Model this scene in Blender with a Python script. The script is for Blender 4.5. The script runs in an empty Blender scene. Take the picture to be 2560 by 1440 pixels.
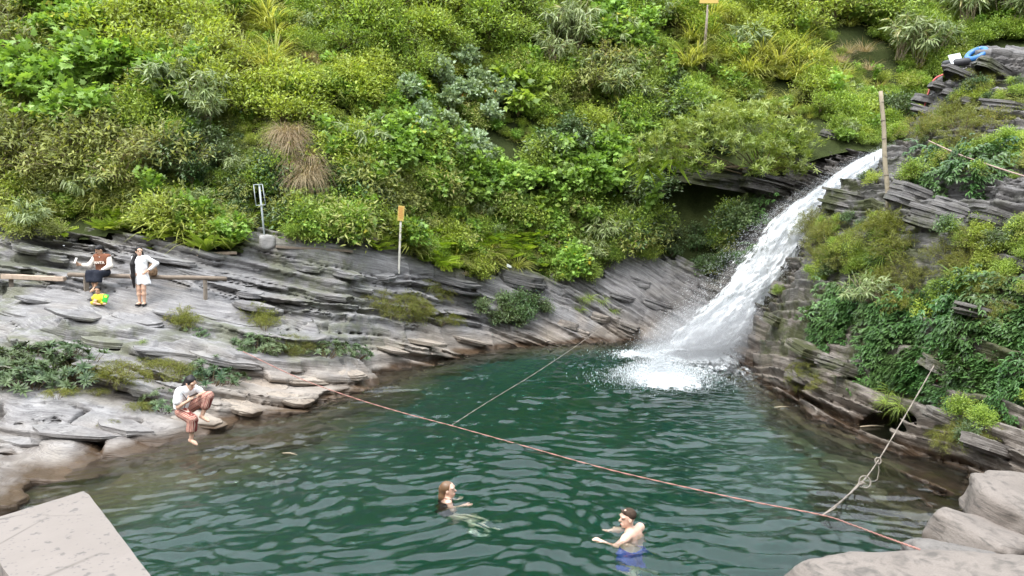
import bpy, bmesh, math, random
import numpy as np
from mathutils import Vector, Matrix, Quaternion
R = math.radians
rng = np.random.default_rng(7)
random.seed(7)
S = bpy.context.scene
C = S.collection

# ------------------------------------------------------------------ camera
CAM_Z, PITCH, FPX = 3.8, R(4.0), 1828.0        # eye height over the water, tilt down, focal length in photo pixels
cam_d = bpy.data.cameras.new('camera'); cam = bpy.data.objects.new('camera', cam_d); C.objects.link(cam)
cam.location = (0, 0, CAM_Z); cam.rotation_euler = (math.pi/2 - PITCH, 0, 0)
cam_d.sensor_width = 36; cam_d.lens = 18/(1280/FPX); cam_d.clip_end = 500; cam_d.clip_start = 0.05
S.camera = cam
# ------------------------------------------------------------------ sky, sun, exposure
SUN_EL, SUN_AZ = R(58), R(215)                 # azimuth clockwise from +Y : behind the camera, to the left
W = bpy.data.worlds.new('World'); S.world = W; W.use_nodes = True
wn = W.node_tree.nodes; wl = W.node_tree.links; wn.clear()
sky = wn.new('ShaderNodeTexSky'); sky.sky_type = 'NISHITA'; sky.sun_disc = False
sky.sun_elevation = SUN_EL; sky.sun_rotation = SUN_AZ; sky.dust_density = 4; sky.air_density = 1.3; sky.altitude = 400
hs = wn.new('ShaderNodeHueSaturation'); hs.inputs['Saturation'].default_value = .32
mixc = wn.new('ShaderNodeMix'); mixc.data_type = 'RGBA'; mixc.inputs[0].default_value = .55
mixc.inputs[7].default_value = (6.6, 7.1, 7.6, 1)                         # even bright cloud cover
bg = wn.new('ShaderNodeBackground'); bg.inputs[1].default_value = .15
wo = wn.new('ShaderNodeOutputWorld')
wl.new(sky.outputs[0], hs.inputs['Color']); wl.new(hs.outputs[0], mixc.inputs[6]); 
wtc = wn.new('ShaderNodeTexCoord'); wsx = wn.new('ShaderNodeSeparateXYZ'); wma = wn.new('ShaderNodeMath'); wma.operation = 'MULTIPLY_ADD'; wma.use_clamp = True
wma.inputs[1].default_value = .62; wma.inputs[2].default_value = .38             # a cloudy sky is brightest overhead
wmu = wn.new('ShaderNodeMix'); wmu.data_type = 'RGBA'; wmu.blend_type = 'MULTIPLY'; wmu.inputs[0].default_value = 1
wl.new(wtc.outputs['Generated'], wsx.inputs[0]); wl.new(wsx.outputs[2], wma.inputs[0]); wl.new(mixc.outputs[2], wmu.inputs[6]); wl.new(wma.outputs[0], wmu.inputs[7]); wl.new(wmu.outputs[2], bg.inputs[0]); wl.new(bg.outputs[0], wo.inputs[0])
sl = bpy.data.lights.new('sun', 'SUN'); sl.energy = .6; sl.angle = R(20); sl.color = (1, .96, .9)
so = bpy.data.objects.new('sun', sl); C.objects.link(so)
sdir = Vector((math.sin(SUN_AZ)*math.cos(SUN_EL), math.cos(SUN_AZ)*math.cos(SUN_EL), math.sin(SUN_EL)))
so.rotation_euler = sdir.to_track_quat('Z', 'Y').to_euler()
S.view_settings.view_transform = 'Standard'; S.view_settings.look = 'None'; S.view_settings.gamma = 1
S.view_settings.exposure = 2.2
S.render.engine = 'CYCLES'
S.cycles.use_denoising = True
try: S.cycles.denoiser = 'OPENIMAGEDENOISE'
except Exception: pass
S.cycles.max_bounces = 6; S.cycles.diffuse_bounces = 3; S.cycles.glossy_bounces = 3; S.cycles.transmission_bounces = 4
S.cycles.transparent_max_bounces = 12; S.cycles.volume_bounces = 0
S.cycles.caustics_reflective = False; S.cycles.caustics_refractive = True

# ------------------------------------------------------------------ photo pixel -> place
def ray(px, py):
    u = (np.asarray(px, float) - 1280)/FPX; v = (720 - np.asarray(py, float))/FPX
    c, s = math.cos(PITCH), math.sin(PITCH)
    return u, c + v*s, -s + v*c
def atY(px, py, y):
    a, b, c = ray(px, py); return np.array([a/b*y, y, CAM_Z + c/b*y])
def atZ(px, py, z=0.0):
    a, b, c = ray(px, py); t = (z - CAM_Z)/c; return np.array([a*t, b*t, z])
def proj(P):
    P = np.asarray(P, float); x, y, z = P[..., 0], P[..., 1], P[..., 2] - CAM_Z
    c, s = math.cos(PITCH), math.sin(PITCH)
    d = y*c - z*s; h = y*s + z*c
    d = np.where(np.abs(d) < 1e-3, 1e-3, d)
    return 1280 + FPX*x/d, 720 - FPX*h/d, d

# ------------------------------------------------------------------ numpy noise
_perm = np.random.default_rng(3).permutation(4096)
def _h(i, j, k):
    return _perm[(_perm[(_perm[i & 4095] + j) & 4095] + k) & 4095]
def vnoise(x, y, z=None):
    """value noise, -1..1"""
    x = np.asarray(x, float); y = np.asarray(y, float); z = np.zeros_like(x) if z is None else np.asarray(z, float)
    xi, yi, zi = np.floor(x).astype(int), np.floor(y).astype(int), np.floor(z).astype(int)
    fx, fy, fz = x - xi, y - yi, z - zi
    fx, fy, fz = [f*f*f*(f*(f*6 - 15) + 10) for f in (fx, fy, fz)]
    r = 0
    for a in (0, 1):
        for b in (0, 1):
            for c in (0, 1):
                w = (fx if a else 1 - fx)*(fy if b else 1 - fy)*(fz if c else 1 - fz)
                r = r + w*_h(xi + a, yi + b, zi + c)
    return r/4095*2 - 1
def fbm(x, y, z=None, o=4, lac=2.03, g=.5):
    r = 0; a = 1; t = 0; z = np.zeros_like(np.asarray(x, float)) if z is None else z
    for k in range(o):
        r = r + a*vnoise(x*lac**k + 13.7*k, y*lac**k - 7.1*k, z*lac**k + 3.3*k); t += a; a *= g
    return r/t
def hash1(i, s=0):
    i = np.asarray(i).astype(int); return _perm[(_perm[(i + s*131) & 4095] + s*17) & 4095]/4095.0
def sstep(a, b, x):
    t = np.clip((x - a)/(b - a), 0, 1); return t*t*(3 - 2*t)
def inpoly(px, py, poly):
    px = np.asarray(px, float); py = np.asarray(py, float); r = np.zeros(px.shape, bool); n = len(poly)
    for i in range(n):
        x1, y1 = poly[i]; x2, y2 = poly[(i + 1) % n]
        c = ((y1 > py) != (y2 > py)) & (px < (x2 - x1)*(py - y1)/(y2 - y1 + 1e-12) + x1); r ^= c
    return r

# ------------------------------------------------------------------ object helpers
def mesh(name, V, F, mat=None, smooth=False, attrs=None):
    """F: list of faces, or (n,3)/(n,4) array"""
    me = bpy.data.meshes.new(name); V = np.asarray(V, np.float32)
    if isinstance(F, np.ndarray):
        n, k = F.shape
        me.vertices.add(len(V)); me.vertices.foreach_set('co', V.ravel())
        me.loops.add(n*k); me.loops.foreach_set('vertex_index', F.ravel().astype(np.int32))
        me.polygons.add(n); me.polygons.foreach_set('loop_start', np.arange(0, n*k, k, dtype=np.int32))
        me.update(calc_edges=True); me.validate()
    else:
        me.from_pydata([tuple(v) for v in V], [], [tuple(f) for f in F]); me.update()
    if smooth: me.polygons.foreach_set('use_smooth', np.ones(len(me.polygons), bool))
    for k, a in (attrs or {}).items():
        a = np.asarray(a, np.float32)
        if a.ndim == 1:
            at = me.attributes.new(k, 'FLOAT', 'POINT'); at.data.foreach_set('value', a)
        else:
            at = me.attributes.new(k, 'FLOAT_COLOR', 'POINT'); at.data.foreach_set('color', np.c_[a, np.ones(len(a))].astype(np.float32).ravel())
    for m in (mat if isinstance(mat, (list, tuple)) else [mat]):
        if m: me.materials.append(m)
    return me
def put(name, me, parent=None, loc=(0, 0, 0), rot=(0, 0, 0), scale=(1, 1, 1)):
    o = bpy.data.objects.new(name, me); C.objects.link(o); o.parent = parent
    o.location = loc; o.rotation_euler = rot; o.scale = scale
    return o
def tag(o, label=None, cat=None, group=None, kind=None):
    if label: o['label'] = label
    if cat: o['category'] = cat
    if group: o['group'] = group
    if kind: o['kind'] = kind
    return o
def empty(name, loc=(0, 0, 0), rz=0):
    o = bpy.data.objects.new(name, None); C.objects.link(o); o.location = loc; o.rotation_euler = (0, 0, rz); o.empty_display_size = .2
    return o
class MB:
    """collects simple solids into one mesh"""
    def __init__(s): s.V = []; s.F = []
    def add(s, V, F):
        n = len(s.V); s.V += [tuple(v) for v in V]; s.F += [tuple(i + n for i in f) for f in F]; return s
    def box(s, c, d, M=None):
        c = Vector(c); V = []
        for z in (-1, 1):
            for y in (-1, 1):
                for x in (-1, 1):
                    p = Vector((x*d[0]/2, y*d[1]/2, z*d[2]/2)); V.append(c + (M @ p if M else p))
        return s.add(V, [(0, 2, 3, 1), (4, 5, 7, 6), (0, 1, 5, 4), (2, 6, 7, 3), (0, 4, 6, 2), (1, 3, 7, 5)])
    def tube(s, P, r, n=8, cap=True, flat=1.0):
        P = [Vector(p) for p in P]; rr = r if hasattr(r, '__len__') else [r]*len(P); b = len(s.V)
        up = Vector((.13, .21, .97)); prev = None
        for i, p in enumerate(P):
            t = (P[min(i + 1, len(P) - 1)] - P[max(i - 1, 0)]).normalized()
            if prev is None: a = t.cross(up if abs(t.dot(up)) < .9 else Vector((1, 0, 0))).normalized()
            else: a = (prev - t*prev.dot(t)).normalized()
            prev = a; c = t.cross(a)
            for k in range(n):
                q = 2*math.pi*k/n; s.V.append(tuple(p + (a*math.cos(q) + c*math.sin(q)*flat)*rr[i]))
        for i in range(len(P) - 1):
            for k in range(n):
                k2 = (k + 1) % n; s.F.append((b + i*n + k, b + i*n + k2, b + (i + 1)*n + k2, b + (i + 1)*n + k))
        if cap:
            s.F.append(tuple(b + k for k in range(n))[::-1]); s.F.append(tuple(b + (len(P) - 1)*n + k for k in range(n)))
        return s
    def build(s, name, mat, parent=None, smooth=False, loc=(0, 0, 0), rot=(0, 0, 0), bevel=0):
        me = mesh(name, s.V, s.F, mat, smooth)
        if bevel:
            bm = bmesh.new(); bm.from_mesh(me)
            bmesh.ops.bevel(bm, geom=bm.edges[:], offset=bevel, segments=2, affect='EDGES', profile=.5)
            bm.to_mesh(me); bm.free()
        return put(name, me, parent, loc, rot)

# ------------------------------------------------------------------ material helpers
class NT:
    def __init__(s, name):
        s.m = bpy.data.materials.new(name); s.m.use_nodes = True; s.t = s.m.node_tree; s.t.nodes.clear()
        s.out = s.n('ShaderNodeOutputMaterial')
    def n(s, typ, **kw):
        x = s.t.nodes.new(typ)
        for k, v in kw.items(): setattr(x, k, v)
        return x
    def l(s, a, b): s.t.links.new(a, b); return s
    def attr(s, name): return s.n('ShaderNodeAttribute', attribute_name=name)
    def ramp(s, fac, stops, interp='LINEAR'):
        r = s.n('ShaderNodeValToRGB'); r.color_ramp.interpolation = interp; e = r.color_ramp.elements
        while len(e) < len(stops): e.new(.5)
        for q, (p, c) in zip(e, stops):
            q.position = p; q.color = (*(c if hasattr(c, '__len__') else (c, c, c)), 1)
        s.l(fac, r.inputs[0]); return r.outputs[0]
    def math(s, op, a, b=None, clamp=False):
        x = s.n('ShaderNodeMath', operation=op, use_clamp=clamp)
        for i, v in enumerate((a, b)):
            if v is None: continue
            if hasattr(v, 'links'): s.l(v, x.inputs[i])
            else: x.inputs[i].default_value = v
        return x.outputs[0]
    def mix(s, fac, a, b, blend='MIX'):
        x = s.n('ShaderNodeMix', data_type='RGBA', blend_type=blend)
        for i, v in ((0, fac), (6, a), (7, b)):
            if hasattr(v, 'links'): s.l(v, x.inputs[i])
            elif hasattr(v, '__len__'): x.inputs[i].default_value = (*v[:3], 1)
            else: x.inputs[i].default_value = v
        return x.outputs[2]
    def noise(s, vec, scale, detail=4, rough=.55, dist=0):
        x = s.n('ShaderNodeTexNoise'); x.inputs['Scale'].default_value = scale; x.inputs['Detail'].default_value = detail
        x.inputs['Roughness'].default_value = rough; x.inputs['Distortion'].default_value = dist
        if vec is not None: s.l(vec, x.inputs['Vector'])
        return x.outputs[0]
    def vec(s, v, scale=(1, 1, 1), rot=(0, 0, 0), loc=(0, 0, 0)):
        x = s.n('ShaderNodeMapping'); x.inputs['Scale'].default_value = scale; x.inputs['Rotation'].default_value = rot; x.inputs['Location'].default_value = loc
        s.l(v, x.inputs[0]); return x.outputs[0]
    def bump(s, h, strength=.5, dist=.02, nrm=None):
        x = s.n('ShaderNodeBump'); x.inputs['Strength'].default_value = strength; x.inputs['Distance'].default_value = dist
        s.l(h, x.inputs['Height'])
        if nrm is not None: s.l(nrm, x.inputs['Normal'])
        return x.outputs[0]
    def bsdf(s, col, rough=.7, nrm=None, spec=.5, **kw):
        p = s.n('ShaderNodeBsdfPrincipled')
        for k, v in (('Base Color', col), ('Roughness', rough), ('Specular IOR Level', spec)):
            if hasattr(v, 'links'): s.l(v, p.inputs[k])
            elif hasattr(v, '__len__'): p.inputs[k].default_value = (*v[:3], 1)
            else: p.inputs[k].default_value = v
        for k, v in kw.items(): p.inputs[k.replace('_', ' ')].default_value = v
        if nrm is not None: s.l(nrm, p.inputs['Normal'])
        return p
    def done(s, sh): s.l(sh.outputs[0] if hasattr(sh, 'outputs') else sh, s.out.inputs[0]); return s.m
def plain(name, col, rough=.7, spec=.4, var=.12, scale=30, bump=.0):
    """one colour with slight unevenness and grain"""
    t = NT(name); tc = t.n('ShaderNodeTexCoord').outputs['Object']; nz = t.noise(tc, scale, 5, .6)
    c = t.mix(nz, tuple(x*(1 - var) for x in col), tuple(min(1, x*(1 + var)) for x in col))
    return t.done(t.bsdf(c, rough, t.bump(nz, bump, .01) if bump else None, spec))
# ------------------------------------------------------------------ terrain: height over the plan from points read off the photo
# every column: photo px, then (py, distance) going up the picture; distance from the ground it touches
COLS = {
 -600: [(1240, 10.5), (1000, 13.4), (880, 15.5), (770, 18.2), (740, 18.9), (690, 19.6), (590, 21.2), (530, 22.2), (420, 23.0), (200, 25.4), (0, 28.2)],
 -250: [(1250, 10.4), (1020, 13.2), (890, 15.3), (765, 18.3), (742, 18.9), (690, 19.6), (585, 21.1), (530, 22.1), (410, 22.9), (200, 25.3), (0, 28.1)],
 0:    [(1280, None), (1160, 11.3), (1040, 13.0), (940, 14.4), (860, 15.6), (800, 17.1), (760, 18.4), (745, 18.9), (690, 19.5), (590, 21.0), (530, 22.0), (400, 22.8), (200, 25.2), (0, 28)],
 180:  [(1185, None), (1120, 12.2), (1010, 13.9), (900, 15.4), (820, 17.0), (764, 18.45), (746, 18.9), (690, 19.4), (600, 20.9), (540, 21.9), (400, 22.6), (200, 24.9), (0, 28)],
 355:  [(1112, None), (1035, 14.2), (950, 15.4), (880, 16.4), (820, 17.4), (764, 18.5), (746, 18.95), (690, 19.4), (610, 20.8), (545, 21.9), (450, 22.3), (380, 22.9), (220, 24.9), (0, 28.2)],
 520:  [(1068, None), (1010, 15.1), (930, 16.2), (860, 17.2), (790, 18.5), (745, 19.3), (690, 20.0), (640, 20.7), (570, 21.9), (470, 22.4), (400, 23.0), (220, 25.1), (0, 28.6)],
 700:  [(1040, None), (960, 16.5), (890, 17.7), (800, 19.3), (725, 20.5), (690, 20.8), (632, 21.1), (600, 22.0), (540, 22.7), (470, 23.0), (360, 23.8), (200, 25.9), (0, 29.2)],
 870:  [(985, None), (900, 18.9), (830, 19.9), (740, 21.2), (700, 21.6), (645, 22.0), (605, 22.9), (530, 23.6), (440, 24.1), (200, 27.1), (0, 30)],
 1000: [(930, None), (850, 21.5), (770, 22.2), (700, 22.9), (640, 23.8), (560, 24.8), (470, 25.3), (200, 28.3), (0, 31)],
 1150: [(884, None), (820, 24.2), (760, 24.6), (700, 25.1), (640, 25.9), (560, 26.7), (440, 27.4), (200, 30), (0, 32.4)],
 1300: [(866, None), (810, 25.7), (740, 26.1), (670, 26.7), (600, 27.5), (450, 28.4), (200, 31), (0, 33.3)],
 1450: [(858, None), (790, 26.7), (700, 27.5), (620, 28.1), (470, 29), (250, 31), (0, 34)],
 1600: [(850, None), (760, 27.5), (650, 28.3), (540, 29), (400, 30), (200, 32), (0, 35)],
 1740: [(846, None), (720, 27.7), (620, 28.7), (520, 29.9), (420, 30.5), (330, 30.5), (200, 32.2), (0, 36)],
}
PTS = []
for px, rows in COLS.items():
    for py, y in rows:
        PTS.append(atZ(px, py, 0) if y is None else atY(px, py, y))
def A(*a): PTS.extend([atY(*p) for p in a])
# the chute the stream runs down, the rock left of it and the shelf above
CH = [(1750, 905, 23.2), (1790, 815, 23.8), (1848, 750, 24.1), (1900, 695, 24.4), (1955, 605, 24.9), (1990, 550, 25.2), (2040, 502, 25.6), (2095, 468, 26.1), (2140, 432, 26.5), (2180, 404, 27.0), (2240, 374, 28.0)]
CHW = [3.4, 3.2, 2.9, 2.7, 2.45, 2.1, 1.7, 1.6, 1.7, 1.6, .6]
A(*[(px + 10, py + 26, y + .15) for px, py, y in CH])
A((1800, 600, 28.6), (1860, 480, 29.0), (1900, 452, 28.0), (1960, 440, 28.2), (2030, 400, 28.6), (2000, 340, 29.6), (2110, 330, 29.6), (2200, 335, 30), (2290, 345, 29.5), (2350, 330, 31))
A((1900, 200, 32.5), (1900, 0, 36.5), (2050, 250, 32), (2050, 100, 34.5), (2050, 0, 37), (2200, 250, 32.5), (2200, 100, 35.5), (2200, 0, 37.5), (2350, 120, 35), (2350, 0, 37.5), (2560, 100, 35), (2560, 0, 37), (2750, 0, 36))
# the outcrop on the right : waterline, face, crest, ridge above
for q in ((1858, 905), (1900, 945), (1965, 1000), (2050, 1048), (2140, 1072), (2235, 1092), (2330, 1140), (2420, 1180), (2490, 1215)): PTS.append(atZ(*q))
A((1885, 800, 21.8), (1905, 860, 21.2), (1990, 690, 20.9), (2030, 600, 20.5), (2060, 520, 20.1), (2110, 478, 20.0), (2150, 640, 17.6), (2100, 800, 17.4), (2100, 920, 16.6), (2200, 1000, 14.9),
  (2218, 528, 17.2), (2300, 465, 17.0), (2250, 700, 15.6), (2250, 850, 15.0), (2300, 560, 15.8), (2400, 500, 15.6), (2450, 560, 14.6), (2400, 700, 14.2), (2400, 850, 13.4), (2370, 980, 13.1), (2420, 1080, 12.2),
  (2560, 520, 14.3), (2560, 700, 13.2), (2560, 850, 12.5), (2560, 1000, 11.8), (2560, 1120, 11.2), (2700, 600, 12.8), (2700, 800, 12), (2700, 1000, 11.2), (2800, 1150, 10.4),
  (2300, 420, 18.2), (2280, 400, 19.2), (2400, 420, 17.2), (2560, 430, 16), (2750, 420, 15), (2350, 330, 19.4), (2450, 300, 18.6), (2560, 320, 17.4), (2330, 232, 20.3), (2400, 175, 20.2), (2480, 152, 20.2), (2560, 150, 19.8), (2700, 140, 19.2), (2750, 300, 16.8), (2900, 200, 18))
for q in ((11.9, 21.6, 7.0), (13.2, 22, 7.6), (15, 22, 8.2), (10.6, 21.6, 4.9), (12.3, 24.2, 6.2), (9.6, 22.4, 3.3), (14.8, 25.5, 6.8), (18, 26, 8), (8.6, 22.9, 1.8)): PTS.append(np.array(q, float))
# pool bed
for q in ((0, 12, -3.2), (2, 15, -3.4), (1, 19, -3.0), (4, 20, -3.0), (5.4, 22.2, -2.2), (-2, 15.4, -1.9), (-1, 21, -1.6), (1, 23, -1.5), (3.4, 24.6, -1.3), (-5.6, 10.3, -.75), (-6.2, 11.4, -.32), (-5.4, 12.6, -.32), (-5.9, 13.1, -.2), (-4.4, 14, -.42), (-4.7, 11.8, -.65), (-3.6, 13.4, -.9), (-3.4, 12.2, -1.7), (-3, 16.8, -.9), (-2.5, 19, -.75), (-4.5, 9, -2.2),
          (4, 10, -2.7), (5, 13, -1.0), (5.6, 15.3, -.7), (6, 11.5, -.4), (5.3, 11.8, -.62), (6.3, 13.3, -.45), (5.6, 10.2, -.42), (5.3, 9.2, -.45), (4.6, 10.4, -.85), (4.4, 12, -1.3), (4.6, 8.5, -1.5), (5.2, 17.5, -1.5), (5.8, 19.5, -1.2), (0, 8, -2.6), (-2.5, 8, -2.6), (2.8, 8, -2.6), (-5.8, 8, -1.6), (7.0, 9.6, .05), (7.4, 8.6, .35), (6, 8.2, -.25)): PTS.append(np.array(q, float))
# the near side, under and behind the camera
for q in ((0, 5.6, -.4), (-4, 5.6, -.2), (4, 6, -.2), (0, 3.6, 2.0), (-4, 3.8, 2.0), (4, 4, 2.0), (8, 5, 1.6), (9.5, 8, 1.5), (-8.5, 6, .8), (-9.5, 8.6, .7), (-13, 10.5, 1.4), (-12, 6, 2), (12, 7, 2.6), (0, 0, 2.2), (-8, 0, 2.3), (8, 0, 2.3), (-20, 0, 4), (20, 0, 5), (0, -6, 3.2), (-12, -6, 4), (12, -6, 5), (0, -16, 12), (-16, -16, 13), (16, -16, 13), (0, -34, 28), (-30, -34, 30), (30, -34, 30), (-34, -12, 14), (34, -12, 16), (-24, 4, 9), (26, 2, 12), (-28, 12, 13), (-36, 10, 22), (-32, 22, 17), (-44, 16, 26), (25, 12, 14), (33, 12, 23), (28, 24, 16), (44, 16, 28), (17, 10, 6), (22, 17, 9)): PTS.append(np.array(q, float))
# the hill going on up above the frame
for x in (-45, -34, -24, -14, -4, 5, 14, 23, 34, 46):
    y0 = np.interp(x, [-45, -16, 0, 10, 20, 46], [28, 28, 31.5, 35.5, 37, 36])
    z0 = float(np.interp(x, [-45, 0, 20], [12.9, 14.0, 15.6]))
    for dy, dz in ((3, 2.6), (7, 4.6), (14, 6.2), (26, 7)): PTS.append(np.array([x, y0 + dy, z0 + dz]))        # levels off above the frame
PTS = np.array(PTS)

def tps_fit(P, lam=2e-3):
    n = len(P); d = np.hypot(P[:, None, 0] - P[None, :, 0], P[:, None, 1] - P[None, :, 1])
    A = np.zeros((n + 3, n + 3)); A[:n, :n] = -d + np.eye(n)*lam*10; A[:n, n] = 1; A[:n, n + 1:n + 3] = P[:, :2]; A[n:, :n] = A[:n, n:].T
    return np.linalg.solve(A, np.r_[P[:, 2], 0, 0, 0])
TW = tps_fit(PTS)
def H(x, y):
    x = np.asarray(x, float); y = np.asarray(y, float); sh = x.shape; x = x.ravel(); y = y.ravel(); out = np.empty(len(x)); n = len(PTS)
    for i in range(0, len(x), 20000):
        a, b = x[i:i + 20000], y[i:i + 20000]
        out[i:i + 20000] = -np.hypot(a[:, None] - PTS[None, :, 0], b[:, None] - PTS[None, :, 1]) @ TW[:n] + TW[n] + TW[n + 1]*a + TW[n + 2]*b
    return out.reshape(sh)

# grid: fine where the rocks are seen, coarse far out
def axis(segs):
    a = [segs[0][0]]
    for lo, hi, st in segs:
        n = max(1, int(round((hi - lo)/st))); a += list(lo + (hi - lo)*np.arange(1, n + 1)/n)
    return np.array(a)
XS = axis([(-60, -30, 3), (-30, -16, .6), (-16, 18, .14), (18, 30, .6), (30, 60, 3)])
YS = axis([(-40, 0, 4), (0, 8, .4), (8, 31, .14), (31, 40, .25), (40, 64, 1.5)])
GX, GY = np.meshgrid(XS, YS)
GZ0 = H(GX, GY)
# ground roughness at large scale
GZ = GZ0 + .10*fbm(GX*.55, GY*.55, o=3)*sstep(7, 10, GY)
hillw = sstep(23.5, 26, GY - .25*GX*(GX > 0))            # only shapes the hill's lumps
GZ = GZ + hillw*.55*fbm(GX*.28 + 9, GY*.28, o=3)
def normals(X, Y, Z):
    P = np.stack([X, Y, Z], -1); du = np.gradient(P, axis=1); dv = np.gradient(P, axis=0)
    n = np.cross(du, dv); return n/np.linalg.norm(n, axis=-1, keepdims=True)
def bed(x, y, z):
    """coordinate across the rock's bedding: the layers dip to the right, more so on the right bank"""
    a = np.tan(R(13) + R(15)*sstep(-8, 7, x))
    w = .22*fbm(x*.35, y*.35, z*.35, o=2) + .05*vnoise(x*1.3, y*1.3, z*1.3)
    return z + a*x + .07*y + w
PRJ = proj(np.stack([GX, GY, GZ], -1))
VEG_LINE = np.array([(-900, 540), (0, 545), (60, 585), (200, 600), (330, 580), (420, 575), (520, 625), (600, 632), (640, 600), (720, 590), (960, 600), (1040, 640), (1100, 670), (1200, 690), (1290, 668), (1370, 690), (1450, 690), (1520, 650), (1620, 640), (1720, 660), (1790, 700), (1835, 640), (1880, 520)])
vegline = np.interp(PRJ[0], VEG_LINE[:, 0], VEG_LINE[:, 1])
leftpart = (GX < .34*GY - .4) | (GY > 28.6)
HILL = (PRJ[1] < vegline) & leftpart & (GY > 17)         # soil under the greenery
HILL |= (GY > 29.8)
OUT = (GX > 5.6) & (GY < 23.4) & (GY > 7)
def cells(x, y, sx, sy, seed):
    """angular plates: id of the nearest random seed point, and how near the border is"""
    u, v = x/sx, y/sy; iu, iv = np.floor(u).astype(int), np.floor(v).astype(int)
    d1 = np.full(u.shape, 9.0); d2 = d1.copy(); cid = np.zeros(u.shape, int)
    for a in (-1, 0, 1):
        for b in (-1, 0, 1):
            h = _h(iu + a, iv + b, np.full(u.shape, seed)); px = iu + a + .1 + .8*h/4095; py = iv + b + .1 + .8*_perm[h]/4095
            d = (px - u)**2 + (py - v)**2; m = d < d1
            d2 = np.where(m, d1, np.minimum(d2, d)); cid = np.where(m, h, cid); d1 = np.where(m, d, d1)
    return cid, np.sqrt(d2) - np.sqrt(d1)
N0 = normals(GX, GY, GZ)
GP = np.stack([GX, GY, GZ], -1)
def under_green(x, y, z):
    """0..1: ground lying behind the lower edge of the greenery"""
    px, py, _ = proj(np.stack([x, y, z], -1)); vl = np.interp(px, VEG_LINE[:, 0], VEG_LINE[:, 1])
    return sstep(0, 45, vl - py)*((x < .34*y - .4) | (y > 28.6))*(y > 17)
def hgt(x, y):
    h = H(x, y); h = h - .75*under_green(x, y, h); far = 1 - .4*sstep(22, 26, y)
    u, v = x + .3*vnoise(x*.8, y*.8 + 4), y + .3*vnoise(x*.8 + 9, y*.8)
    cid, edge = cells(u + .4*v, v - .3*u, 3.4, 1.9, 21); k = sstep(0, .12, edge)
    blk = k*(hash1(cid, 2) - .5)*.34 + k*(hash1(cid, 5) - .5)*.16*vnoise(x*.6 + cid, y*.6)             # whole blocks stand higher or lower
    px, py, _ = proj(np.stack([x, y, h], -1)); ledge = (1 - sstep(540, 640, px))*sstep(690, 735, py)*(1 - sstep(785, 820, py))        # the trodden ledge with the benches
    return h + (.20*fbm(x*.45, y*.45, o=3) + blk*sstep(-.4, .3, h))*far*(1 - .85*ledge)
VX, VZ, TN = .060, .040, 50
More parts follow.
